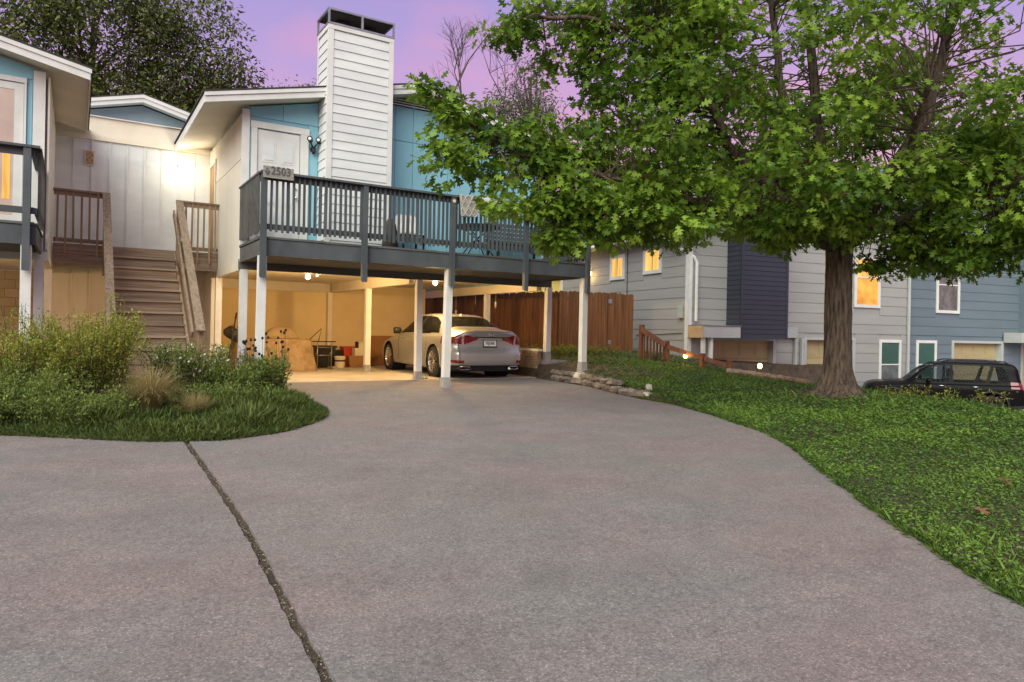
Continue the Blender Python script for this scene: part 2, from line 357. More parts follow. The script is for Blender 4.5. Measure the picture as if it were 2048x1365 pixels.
# ---------------------------------------------------------------- ground, driveway, slab
def drive_z(y): return .0155 * (np.asarray(y, float) - 1.62)
def crom(pts, n=6, close=False):
    P = [Vector((*p, 0)) if len(p) == 2 else Vector(p) for p in pts]; out = []
    for i in range(len(P) - 1):
        a, b, c, d = P[max(i - 1, 0)], P[i], P[i + 1], P[min(i + 2, len(P) - 1)]
        for k in range(n):
            t = k / n
            out.append(.5 * ((2 * b) + (c - a) * t + (2 * a - 5 * b + 4 * c - d) * t * t + (3 * b - a - 3 * c + d) * t ** 3))
    out.append(P[-1]); return out
BED_L = [(-1.655, -4.33), (-1.94, -4.24), (-2.27, -4.02), (-2.78, -3.62), (-3.21, -3.33), (-5, -2.6), (-9, -2.3)]
BED_R = [(-1.60, -4.34), (-1.27, -4.41), (-.65, -4.13), (-.18, -3.62), (.10, -3.22), (.25, -2.8), (.35, -2.4), (.38, -2.12), (.40, -1.0), (.45, .14), (.5, 1.6)]
EDGE = [(6.42, 1.6), (6.37, .27), (6.31, -.85), (5.88, -2.2), (5.82, -2.81), (5.76, -3.49), (5.47, -4.44), (4.94, -5.65), (4.34, -6.75), (2.66, -8.69), (1.71, -9.84), (1.38, -10.31), (1.28, -10.48), (.6, -11.6), (0, -13), (-.5, -16)]
def curve2(pts, n=6): return [(p.x, p.y) for p in crom(pts, n)]
def wobble(pts, a, ph): return [(x + a * math.sin(5.1 * y + ph) + .5 * a * math.sin(13 * y + 2 * ph), y + .6 * a * math.sin(7 * x + ph)) for x, y in pts]
bedL = curve2(BED_L); bedR = curve2(BED_R); edgeR = wobble(curve2(EDGE, 8), .012, 1)
def joint_edge(pts, ph):
    c = curve2(pts, 30); return [(x + (.003 * math.sin(9.3 * y + ph) + .003 * math.sin(23 * y + 2.1 * ph) + .003 * math.sin(61 * y + ph)) if 0 < i < len(c) - 1 else x, y) for i, (x, y) in enumerate(c)]
polyL = bedL + [(-9, -16)] + joint_edge([(-2.03, -16), (-1.92, -12.5), (-1.835, -9.62), (-1.73, -7.7), (-1.69, -6.2), (-1.66, -4.6)], .4)
polyR = bedR + edgeR + joint_edge([(-1.97, -16), (-1.865, -12.5), (-1.79, -9.62), (-1.68, -7.7), (-1.635, -6.2), (-1.605, -4.6)], 2.2)
def slab_mesh(name, poly, zf, m, th=.12):
    n = len(poly); V = [(x, y, float(zf(y))) for x, y in poly] + [(x, y, float(zf(y)) - th) for x, y in poly]
    F = [tuple(range(n))] + [(i, i + n, (i + 1) % n + n, (i + 1) % n) for i in range(n)]
    me_area = sum(poly[i][0] * poly[(i + 1) % n][1] - poly[(i + 1) % n][0] * poly[i][1] for i in range(n))
    if me_area < 0: F = [f[::-1] for f in F]
    return mesh(name, V, F, m)
tag(slab_mesh('driveway', polyR, drive_z, 'drive_concrete'), 'mauve grey concrete driveway slab sweeping up to the carport', kind='structure')
tag(slab_mesh('driveway', polyL, drive_z, 'drive_concrete'), 'grey concrete driveway slab on the stairs side of the joint', kind='structure')
jl = [(-1.695, -4.2), (-1.73, -6.2), (-1.78, -7.7), (-1.89, -9.62), (-2.1, -16)]; jr = [(-1.56, -4.2), (-1.59, -6.2), (-1.63, -7.7), (-1.74, -9.62), (-1.9, -16)]
V = []; F = []
for i, (a, b) in enumerate(zip(jl, jr)):
    V += [(a[0], a[1], float(drive_z(a[1])) - .018), (b[0], b[1], float(drive_z(b[1])) - .018)]
    if i: F.append((2 * i - 2, 2 * i - 1, 2 * i + 1, 2 * i))
tag(mesh('driveway_joint', V, F, 'soil'), 'soil filled expansion joint between the driveway slabs', kind='structure')
tag(box('carport_slab', -.1, 6.7, 1.6, 7.4, -.15, .012, 'slab'), 'pale concrete floor slab of the carport', kind='structure')
tag(box('carport_slab', -9, -3.0, 1.6, 7.4, -.15, .010, 'slab'), 'concrete floor slab under the neighbouring unit', kind='structure')

CP = np.array([(1.32, -10.46, -.19), (2.66, -8.69, -.15), (4.34, -6.75, -.12), (5.47, -4.44, -.07), (5.8, -2.81, .0), (6.2, -.85, .10), (3.125, -9.71, -.06), (5.63, -8.67, -.036), (8.83, -7.35, .028), (9.68, -5.53, .067), (10.32, -4.16, .036), (10.85, -2.73, .006), (11.4, -1.3, .056), (10.19, .03, .25), (9.4, 1.1, .40), (11.2, 3.5, .54), (8.79, 3.84, .47), (6.89, -.28, .26), (6.81, -3.17, .098), (7.08, -4.63, .06), (5.39, -6.93, -.02), (7.96, -5.05, .15), (8.5, 8, .5), (12, 8, .5), (7, 10, .3), (7.3, 2.2, .36), (6.5, -12, -.06), (2.5, -13.5, -.2)])
def tps_fit(P, lam=.02):
    n = len(P); X = P[:, :2]; d = np.linalg.norm(X[:, None] - X[None], axis=2)
    K = np.where(d > 0, d ** 2 * np.log(d + 1e-9), 0) + lam * np.eye(n); Q = np.hstack([np.ones((n, 1)), X])
    A = np.block([[K, Q], [Q.T, np.zeros((3, 3))]]); return np.linalg.solve(A, np.concatenate([P[:, 2], np.zeros(3)]))
TPS = tps_fit(CP)
CREST = np.array([(-20, 4.5), (-13, 6.7), (-10, 7.7), (-7.35, 8.95), (-5.53, 9.8), (-4.16, 10.42), (-2.73, 10.95), (-1.3, 11.4), (-.2, 11.1), (.9, 10.95), (1.25, 11.1), (1.3, 60)])
def terrain(x, y):
    x = np.asarray(x, float); y = np.asarray(y, float)
    xs = np.clip(x, -1, 16); ys = np.clip(y, -16, 12)
    d2 = (xs[..., None] - CP[:, 0]) ** 2 + (ys[..., None] - CP[:, 1]) ** 2
    k = np.where(d2 > 0, .5 * d2 * np.log(d2 + 1e-12), 0)
    h = k @ TPS[:-3] + TPS[-3] + TPS[-2] * xs + TPS[-1] * ys
    h = np.clip(h, -.35, .6)
    left = np.clip((x - 3) / 3, 0, 1)                       # bed and back yard behind the houses stay level
    low = np.where(y > 1.6, -.06, np.asarray(drive_z(y)) + .03)
    inhouse = (x < 6.55) & (y > 1.4)
    wl = np.where(y > -2, np.clip((x - 5.2) / 1.0, 0, 1), 1)
    h = np.where(x < 1.0, low, h); h = np.where(inhouse, -.10, h)
    dx = x - np.interp(y, CREST[:, 0], CREST[:, 1]); s = np.clip(dx / 1.3, 0, 1); s = s * s * (3 - 2 * s)
    return h * (1 - s) + -1.16 * s
def in_drive(x, y, grow=0):
    m = in_poly(x, y, polyR) | in_poly(x, y, polyL)
    return m
def ground_sheet():
    xs = np.concatenate([[-400, -150, -60, -25, -14], np.arange(-10, 22.01, .16), [26, 40, 80, 180, 420]])
    ys = np.concatenate([[-300, -120, -50, -24], np.arange(-16, 12.01, .16), [14, 18, 25, 40, 80, 180, 420]])
    X, Y = np.meshgrid(xs, ys); Z = terrain(X, Y)
    ind = in_drive(X, Y)
    Z = np.where(ind, drive_z(Y) - .10, Z)
    for dxy in ((.16, 0), (-.16, 0), (0, .16), (0, -.16)):
        nb = in_drive(X + dxy[0], Y + dxy[1]) & ~ind & (X > -8.5)
        Z = np.where(nb, np.minimum(Z, drive_z(Y) - .006), Z)
    n = len(xs); m = len(ys)
    V = np.stack([X, Y, Z], 2).reshape(-1, 3)
    idx = np.arange(n * m).reshape(m, n)
    F = np.stack([idx[:-1, :-1], idx[:-1, 1:], idx[1:, 1:], idx[1:, :-1]], 2).reshape(-1, 4)
    me = bpy.data.meshes.new('ground'); me.from_pydata(V.tolist(), [], F.tolist()); me.materials.append(MAT['soil']); me.shade_smooth(); me.update()
    o = bpy.data.objects.new('ground', me); link(o); return tag(o, 'brown earth ground under the lawn and beds', kind='structure')
ground_sheet()
tag(box('neighbour_driveway', 9.2, 34, -22, 2.3, -1.3, -1.12, 'concrete'), 'lower concrete driveway in front of the garages next door', kind='structure')

# ---------------------------------------------------------------- main house
FW = 1.67
H = thing('house', 'light blue house with tall white chimney above an open carport', 'house', (3.36, 1.67, 0))
def rtop(x): return 5.13 + .23 * (min(x, 6.72 - x) + .71)     # roof top line over the front
def rsof(x): return rtop(x) - .19
prism_o('wall', [(0.05, 2.3), (6.67, 2.3), (6.67, rsof(6.67)), (3.36, rsof(3.36)), (.05, rsof(.05))], FW + .02, FW + .14, 'blue_panel', H)
box('wall', .02, .14, FW + .14, 5.5, 2.25, 5.0, 'cream_paint', H)
box('wall', 6.56, 6.66, FW + .14, 11, 2.25, 5.0, 'blue_panel', H)
xs_j = [.11, 1.33, 2.55, 3.36, 4.58, 5.80, 6.61]
def panel(x0, x1, z0, z1):
    z1l = min(z1, rsof(x0) - .004); z1r = min(z1, rsof(x1) - .004)
    P = [(x0, z0), (x1, z0), (x1, z1r)] + ([(3.36, min(z1, rsof(3.36) - .004))] if x0 < 3.36 < x1 else []) + [(x0, z1l)]
    prism_o('panel', P, FW, FW + .018, 'blue_panel', H)
g = .006
panel(.11, .128, 2.56, 4.95)
panel(1.19, 1.372, 2.56, 4.95)
panel(.11 + g, .70 - g, 4.96, 9); panel(.70 + g, 1.372, 4.96, 9)
for a, b in ((2.665, 2.96), (2.96, 3.36), (3.36, 4.18), (4.18, 5.0), (5.0, 5.8), (5.8, 6.6)):
    panel(a + g, b - g, 2.56, 4.95)
    zt = 5.66
    panel(a + g, b - g, 4.962, min(9, zt) if a < 4.4 else 9)
box('corner_board', -.035, .10, FW - .025, FW + .0, 2.25, 5.06, 'white_paint', H)
# ribbed side wall facing the stairs
mb = MB(); y = FW
while y < 5.5:
    w = .095; mb.box(-.012, .018, y, min(y + w - .012, 5.5), 2.26, 4.16); mb.box(-.012, .018, y, min(y + w - .012, 5.5), 4.175, 5.02); y += w
mb.build('wall_siding', 'cream_board', H)
box('skirt_board', -.02, .12, FW + .135, 5.5, 2.10, 2.255, 'cream_paint', H)
sd = box('side_door', -.016, .0, 4.62, 5.30, 2.62, 4.62, 'wood_upright', H)
box('door_frame', -.035, -.017, 4.54, 4.62, 2.6, 4.70, 'cream_paint', H); box('door_frame', -.035, -.017, 5.30, 5.38, 2.6, 4.70, 'cream_paint', H); box('door_frame', -.035, -.017, 4.62, 5.30, 4.63, 4.70, 'cream_paint', H)
# roof
RY0, RY1 = 1.27, 12.5
for sx in (1, -1):
    def mx(x): return x if sx == 1 else 6.72 - x
    zr0, zr1 = rtop(-.71), rtop(3.36)
    V = [(mx(-.76), RY0 - .03, zr0 - .0115), (mx(3.36), RY0 - .03, zr1), (mx(3.36), RY1, zr1), (mx(-.76), RY1, zr0 - .0115)]
    V = [(x, y, z + dz) for dz in (.0, .03) for x, y, z in V]
    mesh('roof', V, BOXF, 'roof_shingle', H)
    V = [(mx(-.70), RY0 + .02, zr0 - .155), (mx(3.36), RY0 + .02, zr1 - .155), (mx(3.36), RY1, zr1 - .155), (mx(-.70), RY1, zr0 - .155)]
    V = [(x, y, z + dz) for dz in (.0, .02) for x, y, z in V]
    mesh('soffit', V, BOXF, 'cream_paint' if sx == 1 else 'blue_panel', H)
    V, F = prism([(mx(-.72), zr0 - .18), (mx(3.36), zr1 - .18), (mx(3.36), zr1 - .004), (mx(-.72), zr0 - .004)], RY0 - .005, RY0 + .018)
    mesh('fascia', V, F, 'white_paint', H)
    V, F = prism([(mx(-.74), zr0 - .075), (mx(3.36), zr1 - .075), (mx(3.36), zr1 - .002), (mx(-.74), zr0 - .002)], RY0 - .025, RY0 - .007)
    mesh('drip_board', V, F, 'white_paint', H)
    a, b = sorted((mx(-.735), mx(-.71)))
    box('fascia', a, b, RY0 + .02, RY1, zr0 - .185, zr0 - .02, 'white_paint', H)
# gable louvre vent right of the chimney
def vz(x): return rsof(x) - .012
V, F = prism([(2.67, 5.675), (4.15, 5.675), (3.36, vz(3.36)), (2.67, vz(2.67))], FW - .002, FW + .017); vent = mesh('gable_vent', V, F, 'black_hole', H)
for z in (5.685, 5.735, 5.785):
    x1 = 3.36 + (vz(3.36) - z - .02) / .23
    box('louvre', 2.68, x1, FW - .035, FW - .006, z, z + .02, 'white_paint', vent)
box('louvre_post', 3.34, 3.375, FW - .045, FW - .004, 5.66, 5.85, 'blue_panel', vent)
# front door
DZ = 2.66
dr = box('front_door', .245, 1.02, FW + .0, FW + .035, DZ, 4.735, 'white_paint', H)
for i, (z0, z1) in enumerate(((2.78, 3.22), (3.34, 4.00), (4.14, 4.56))):
    for x0 in (.335, .685):
        mb = MB(); mb.box(x0, x0 + .25, FW - .006, FW - .001, z0, z1); mb.box(x0 + .04, x0 + .21, FW - .014, FW - .007, z0 + .04, z1 - .04); mb.build('door_panel', 'white_board', dr)
V, F = lathe([(.0, 0), (.028, 0), (.028, .012), (.012, .02), (.012, .05), (.03, .06), (.026, .085), (.0, .09)], 14)
knob = mesh('door_knob', V, F, 'metal_chrome', dr, smooth=True, M=Matrix.Translation((.955, FW, 3.52)) @ Matrix.Rotation(R(90), 4, 'X'))
V, F = lathe([(.0, 0), (.03, 0), (.03, .012), (.022, .025), (.0, .026)], 14)
mesh('deadbolt', V, F, 'metal_chrome', dr, smooth=True, M=Matrix.Translation((.955, FW, 3.70)) @ Matrix.Rotation(R(90), 4, 'X'))
box('door_frame', .13, .235, FW - .03, FW - .001, DZ - .1, 4.75, 'white_paint', H); box('door_frame', 1.03, 1.185, FW - .03, FW - .001, DZ - .1, 4.75, 'white_paint', H); box('door_frame', .12, 1.195, FW - .034, FW - .001, 4.752, 4.87, 'white_paint', H)
box('threshold', .2, 1.06, FW - .07, FW - .001, DZ - .06, DZ - .004, 'metal_galv', H)
# chimney chase with lap boards
CX0, CX1, CY0, CY1, CZ1 = 1.375, 2.66, 1.11, 1.80, 6.77
ch = box('chimney', CX0 + .02, CX1 - .02, CY0 + .02, FW - .02, 2.54, CZ1 - .01, 'white_board', H)
box('chimney_back', CX0 + .02, CX1 - .02, FW - .018, CY1, rtop(1.4) - .3, CZ1 - .01, 'white_board', ch)
rows = 24; ez = (CZ1 - .10 - 2.55) / rows
for i in range(rows):
    z0 = 2.55 + i * ez
    V = [(CX0 + .10, CY0 - .004, z0), (CX1 - .09, CY0 - .004, z0), (CX1 - .09, CY0 + .02, z0), (CX0 + .10, CY0 + .02, z0), (CX0 + .10, CY0 + .010, z0 + ez - .004), (CX1 - .09, CY0 + .010, z0 + ez - .004), (CX1 - .09, CY0 + .02, z0 + ez - .004), (CX0 + .10, CY0 + .02, z0 + ez - .004)]
    mesh('board', V, BOXF, 'white_board', ch)
    V = [(CX0 - .004, CY0 + .03, z0), (CX0 + .02, CY0 + .03, z0), (CX0 + .02, CY1 - .06, z0), (CX0 - .004, CY1 - .06, z0), (CX0 + .010, CY0 + .03, z0 + ez - .004), (CX0 + .02, CY0 + .03, z0 + ez - .004), (CX0 + .02, CY1 - .06, z0 + ez - .004), (CX0 + .010, CY1 - .06, z0 + ez - .004)]
    if z0 + ez < rtop(1.375) - .2: V = [(x, min(yy, FW - .01), z) for x, yy, z in V]
    mesh('board', V, BOXF, 'white_board', ch)
for x0, x1 in ((CX0 - .008, CX0 + .095), (CX1 - .085, CX1 + .008)):
    box('corner_board', x0, x1, CY0 - .010, CY0 + .019, 2.54, CZ1 - .085, 'white_paint', ch)
box('corner_board', CX0 - .010, CX0 + .0, CY0 + .020, CY0 + .05, 2.54, CZ1 - .085, 'white_paint', ch); box('corner_board', CX0 - .010, CX0 + .0, CY1 - .05, CY1, 5.5, CZ1 - .085, 'white_paint', ch)
box('frieze_board', CX0 - .012, CX1 + .012, CY0 - .014, CY1 + .012, CZ1 - .083, CZ1, 'white_paint', ch)
cap = MB(); e = .02
for x in (CX0 - e, CX1 + e - .035):
    for y in (CY0 - e, CY1 + e - .035): cap.box(x, x + .035, y, y + .035, CZ1 + .002, CZ1 + .30)
for z0, z1 in ((CZ1 + .002, CZ1 + .035), (CZ1 + .27, CZ1 + .305)):
    for y in (CY0 - e - .002, CY1 + e - .033): cap.box(CX0 - e - .002, CX1 + e + .002, y, y + .037, z0, z1)
    for x in (CX0 - e - .002, CX1 + e - .035): cap.box(x, x + .037, CY0, CY1, z0 + .001, z1 - .001)
cap.box((CX0 + CX1) / 2 - .02, (CX0 + CX1) / 2 + .02, CY0 - e - .004, CY0 - e + .03, CZ1 + .03, CZ1 + .28)
cap.build('chimney_cap', 'metal_galv', ch)
box('cap_lid', CX0 + .02, CX1 - .02, CY0 + .02, CY1 - .02, CZ1 + .262, CZ1 + .285, 'soot', ch)
for xx in (1.75, 2.3):
    V, F = lathe([(.11, 0), (.11, .12), (.14, .125), (.14, .2), (.0, .21)], 16, (xx, 1.5, CZ1 - .005)); mesh('flue', V, F, 'soot', ch, smooth=True)
# carport under the house
box('ceiling', .14, 6.64, 1.82, 7.2, 2.27, 2.30, 'cream_paint', H)
box('back_wall', .0, 6.25, 7.2, 7.35, 0.0, 2.30, 'plaster', H)
box('back_ledger', .14, 3.36, 7.14, 7.199, 2.03, 2.268, 'cream_paint', H)
box('pilaster', 3.30, 3.42, 7.10, 7.198, .012, 2.028, 'cream_paint', H)
box('beam', 3.40, 3.53, 1.83, 7.19, 2.03, 2.269, 'cream_paint', H)
box('beam', 6.645, 6.775, 1.83, 8.2, 2.03, 2.269, 'cream_paint', H)
box('header_beam', -.032, 6.97, 1.69, 1.80, 2.115, 2.30, 'slate_worn', H)
box('wall', -.06, .06, 4.6, 7.2, 0, 2.25, 'cream_board', H)
def post(x, y, z0, z1, foot, parent, w=.128, lean=0):
    a = w / 2; V = boxv(x - a, x + a, y - a, y + a, z0 + foot, z1)
    V = [(vx + (lean if i > 3 else 0), vy, vz_) for i, (vx, vy, vz_) in enumerate(V)]
    p = mesh('post', V, BOXF, 'white_paint', parent)
    if foot:
        b = a + .022; V = [(x - b, y - b, z0 - .06), (x + b, y - b, z0 - .06), (x + b, y + b, z0 - .06), (x - b, y + b, z0 - .06), (x - a - .006, y - a - .006, z0 + foot), (x + a + .006, y - a - .006, z0 + foot), (x + a + .006, y + a + .006, z0 + foot), (x - a - .006, y + a + .006, z0 + foot)]
        mesh('footing', V, BOXF, 'concrete', p)
for a in ((.0, .06, 0, 2.232, .1, .02), (3.42, .06, -.02, 2.232, .19, .03), (6.67, .06, .22, 2.232, .22, .0), (.055, 1.745, 0, 2.113, .1, 0), (3.60, 1.745, 0, 2.113, .18, -.01), (6.90, 1.745, .40, 2.113, .2, .02), (3.465, 4.44, .012, 2.028, .17, 0), (6.71, 4.3, .012, 2.028, .12, 0), (.03, 4.25, 0, 2.09, .1, 0)):
    post(a[0], a[1], a[2], a[3], a[4], H, lean=a[5])
# ceiling lamps of the carport
def globe_lamp(loc, label, e, r=.055):
    t = thing('ceiling_lamp', label, 'lamp', (loc[0], loc[1], 2.27))
    V, F = lathe([(.0, 0), (.055, 0), (.055, -.03), (.03, -.045), (.0, -.046)], 14, (loc[0], loc[1], 2.268)); mesh('lamp_base', V, F, 'plastic_white', t)
    V, F = lathe([(.012, 0), (.02, -.02), (r * .8, -.05), (r, -.085), (r * .75, -.125), (.01, -.14)], 16, (loc[0], loc[1], 2.22)); mesh('bulb', V, F, 'lamp_glow', t, smooth=True)
    point_light('bulb_light', (loc[0], loc[1], 2.05), e, (1, .62, .24), t, .05)
globe_lamp((1.58, 2.95), 'bare glowing bulb on the carport ceiling above the covered furniture', 150)
globe_lamp((4.35, 2.55), 'bare glowing bulb on the carport ceiling above the silver sedan', 170, .06)
sn = thing('motion_sensor', 'small bronze sensor lamp beside the bare carport bulb', 'lamp', (1.80, 2.95, 2.2))
V, F = lathe([(.0, 0), (.05, 0), (.05, -.02), (.015, -.03), (.015, -.06), (.04, -.07), (.045, -.11), (.0, -.12)], 12, (1.80, 2.95, 2.268)); mesh('sensor_head', V, F, 'metal_galv', sn, smooth=True)

# ---------------------------------------------------------------- balcony deck
def deck(label, X0, X1, DZ, posts, y0, left_side, right_side, group):
    D = thing('balcony', label, 'balcony', ((X0 + X1) / 2, y0, DZ), group=group)
    for i in range(11):
        w = 1.62 / 11; ya = y0 + .03 + i * w
        box('floor_board', X0 + .02, X1 - .02, ya, ya + w - .007, DZ - .036, DZ, 'slate_worn', D)
    edges = [X0]
    while edges[-1] < X1 - .1: edges.append(min(X1, edges[-1] + rnd.uniform(.9, 1.3)))
    for a, b in zip(edges[:-1], edges[1:]):
        h = rnd.uniform(-.006, .006); box('edge_board', a + .002, b - .002, y0 - .035, y0 + .028, DZ - .03 + h, DZ + .006 + h, 'slate_worn', D)
    box('fascia', X0, X1, y0 - .02, y0 + .022, DZ - .305, DZ - .038, 'slate_paint', D)
    box('joist_soffit', X0 + .05, X1 - .05, y0 + .03, FW + .01, DZ - .285, DZ - .262, 'slate_worn', D)
    for side, on in ((X0, left_side), (X1, right_side)):
        if on:
            s = -1 if side == X0 else 1
            a, b = sorted((side, side + s * .035)); box('fascia', a, b, y0 + .024, FW - .03, DZ - .305, DZ - .05, 'slate_worn', D)
            a, b = sorted((side - s * .02, side + s * .05)); box('edge_board', a, b, y0 + .03, FW - .03, DZ - .036, DZ + .004, 'slate_worn', D)
    for i, px_ in enumerate(posts):
        w = .045; zb = DZ - (.66 if i != 0 else .68)
        V = boxv(px_ - w, px_ + w, y0 - .125, y0 - .037, zb, DZ + 1.03)
        V[2] = (V[2][0], V[2][1], zb + .03); V[3] = (V[3][0], V[3][1], zb + .03)
        mesh('rail_post', V, BOXF, 'slate_paint', D)
    box('rail_cap', X0 - .06, X1 + .06, y0 - .14, y0 + .01, DZ + 1.033, DZ + 1.068, 'slate_paint', D)
    box('top_rail', X0, X1, y0 - .036, y0 + .0, DZ + .935, DZ + 1.03, 'slate_paint', D)
    box('bottom_rail', X0, X1, y0 - .036, y0 + .0, DZ + .125, DZ + .215, 'slate_paint', D)
    x = posts[0] + .12
    while x < X1 - .05:
        if min(abs(x - p) for p in posts) > .06:
            w = rnd.choice((.017, .018, .019, .019, .024)); t = rnd.uniform(-.008, .008); b = rnd.uniform(.075, .1)
            V = boxv(x - w, x + w, y0 - .074, y0 - .038, DZ + b, DZ + 1.03); V = [(vx + (t if k > 3 else 0), vy, vz_) for k, (vx, vy, vz_) in enumerate(V)]
            mesh('baluster', V, BOXF, 'slate_paint', D)
        x += rnd.uniform(.082, .098)
    for side, on in ((X0, left_side), (X1, right_side)):
        if not on: continue
        s = -1 if side == X0 else 1
        a, b = sorted((side - s * .07, side + s * .075)); box('rail_cap', a, b, y0 + .012, FW - .03, DZ + 1.033, DZ + 1.066, 'slate_paint', D)
        for z0, z1 in ((.935, 1.03), (.125, .215)):
            a, b = sorted((side, side + s * .03)); box('side_rail', a, b, y0 + .002, FW - .03, DZ + z0, DZ + z1, 'slate_paint', D)
        y = y0 + .08
        while y < FW - .06:
            a, b = sorted((side + s * .032, side + s * .068)); box('baluster', a, b, y - .019, y + .019, DZ + rnd.uniform(.05, .09), DZ + 1.03, 'slate_worn', D); y += rnd.uniform(.095, .125)
    return D
deck('long slate grey balcony with vertical balusters over the carport', 0.0, 6.70, 2.538, [0.0, 1.72, 3.44, 5.09, 6.66], 0.0, True, True, 'grey balconies')
deck('slate grey balcony on the house beside the wooden stairs', -8.0, -3.10, 2.46, [-3.19, -4.9, -6.6], 0.0, False, True, 'grey balconies')

# ---------------------------------------------------------------- left unit
LH = thing('house', 'blue house with glazed door and balcony on the far side of the stairs', 'house', (-5.5, 1.67, 0))
def ltop(x): return 5.16 - .217 * (x + 2.45)
prism_o('wall', [(-8.5, 2.2), (-3.06, 2.2), (-3.06, ltop(-3.06) - .19), (-8.5, ltop(-8.5) - .19)], FW + .02, FW + .14, 'blue_panel', LH)
for a, b in ((-8.4, -7.2), (-7.2, -6.0), (-6.0, -4.75)):
    prism_o('panel', [(a + g, 2.5), (b - g, 2.5), (b - g, ltop(b) - .2), (a + g, ltop(a) - .2)], FW, FW + .018, 'blue_panel', LH)
prism_o('panel', [(-3.30, 2.5), (-3.225, 2.5), (-3.225, 4.93), (-3.30, 4.93)], FW, FW + .018, 'blue_panel', LH)
prism_o('panel', [(-4.73, 4.95), (-3.225, 4.95), (-3.225, ltop(-3.225) - .2), (-4.73, ltop(-4.73) - .2)], FW, FW + .018, 'blue_panel', LH)
box('corner_board', -3.215, -3.05, FW - .02, FW + .018, 2.22, ltop(-3.05) - .2, 'white_paint', LH)
box('wall', -3.15, -3.02, FW + .14, 5.5, 2.22, 5.05, 'cream_paint', LH)
mb = MB(); y = FW + .02
while y < 5.5:
    mb.box(-3.018, -2.99, y, min(y + .19, 5.5), 2.24, 5.03); y += .2
mb.build('wall_siding', 'cream_board', LH)
box('skirt_board', -3.14, -2.98, FW + .135, 5.5, 2.09, 2.236, 'cream_paint', LH)
V = [(-2.40, RY0 - .03, ltop(-2.40)), (-8.6, RY0 - .03, ltop(-8.6)), (-8.6, 12, ltop(-8.6)), (-2.40, 12, ltop(-2.40))]
mesh('roof', [(x, yy, z + dz) for dz in (0, .03) for x, yy, z in V], [f[::-1] for f in BOXF], 'roof_shingle', LH)
V = [(-2.46, RY0 + .02, ltop(-2.46) - .15), (-8.6, RY0 + .02, ltop(-8.6) - .15), (-8.6, 5.0, ltop(-8.6) - .15), (-2.46, 5.0, ltop(-2.46) - .15)]
mesh('soffit', [(x, yy, z + dz) for dz in (0, .02) for x, yy, z in V], [f[::-1] for f in BOXF], 'cream_paint', LH)
prism_o('fascia', [(-8.6, ltop(-8.6) - .18), (-2.44, ltop(-2.44) - .18), (-2.44, ltop(-2.44) - .004), (-8.6, ltop(-8.6) - .004)], RY0 - .005, RY0 + .018, 'white_paint', LH)
prism_o('drip_board', [(-8.6, ltop(-8.6) - .07), (-2.42, ltop(-2.42) - .07), (-2.42, ltop(-2.42) - .002), (-8.6, ltop(-8.6) - .002)], RY0 - .025, RY0 - .007, 'white_paint', LH)
box('fascia', -2.455, -2.43, RY0 + .02, 5.0, ltop(-2.44) - .19, ltop(-2.44) - .02, 'cream_paint', LH)
box('door_frame', -3.335, -3.302, FW - .03, FW + .018, 2.5, 4.86, 'white_paint', LH); box('door_frame', -4.72, -3.30, FW - .034, FW + .018, 4.862, 4.94, 'white_paint', LH)
gd = MB(); gd.box(-3.46, -3.34, FW - .012, FW + .018, 2.5, 4.85); gd.box(-4.6, -3.46, FW - .012, FW + .018, 4.74, 4.85); gd.box(-4.6, -3.46, FW - .012, FW + .018, 2.5, 2.75)
gdo = gd.build('patio_door', 'white_paint', LH)
box('pane', -4.6, -3.462, FW - .002, FW + .016, 2.752, 4.738, 'glass_door', gdo)
gl = box('window_lamp', -3.60, -3.50, FW - .006, FW - .003, 3.0, 3.75, 'glass_lit', gdo)
box('ceiling', -8.5, -3.15, 1.82, 7.2, 2.2, 2.23, 'cream_paint', LH)
box('header_beam', -8.5, -3.0, 1.69, 1.80, 2.06, 2.2, 'white_paint', LH)
for a in ((-3.19, .06, 0, 2.15, .1, 0), (-3.10, 1.745, 0, 2.058, .1, 0), (-3.04, 4.22, 0, 2.088, .1, 0)): post(a[0], a[1], a[2], a[3], a[4], LH)
bw = box('block_wall', -8.5, -3.12, 7.23, 7.35, 0, 2.2, 'mortar', LH)
bm = bpy.data.meshes.new('block'); bm.from_pydata(boxv(0, .392, 0, .02, 0, .192), [], BOXF); bm.materials.append(MAT['block_paint'])
def piece(me, name, M, parent, local=False):
    o = bpy.data.objects.new(name, me); return link(o, parent, M, local)
for r_ in range(11):
    for c_ in range(6):
        x = -3.52 - c_ * .4 - (.2 if r_ % 2 else 0); piece(bm, 'block', Matrix.Translation((x, 7.21 + rnd.uniform(0, .004), .004 + r_ * .2)), bw)
V, F = lathe([(.012, 0), (.02, -.02), (.04, -.05), (.05, -.085), (.04, -.125), (.01, -.14)], 14, (-4.6, 3.2, 2.198))
lt = thing('ceiling_lamp', 'warm bulb under the balcony of the house beyond the stairs', 'lamp', (-4.6, 3.2, 2.2)); mesh('bulb', V, F, 'lamp_glow', lt, smooth=True); point_light('bulb_light', (-4.6, 3.2, 2.0), 45, (1, .62, .24), lt)

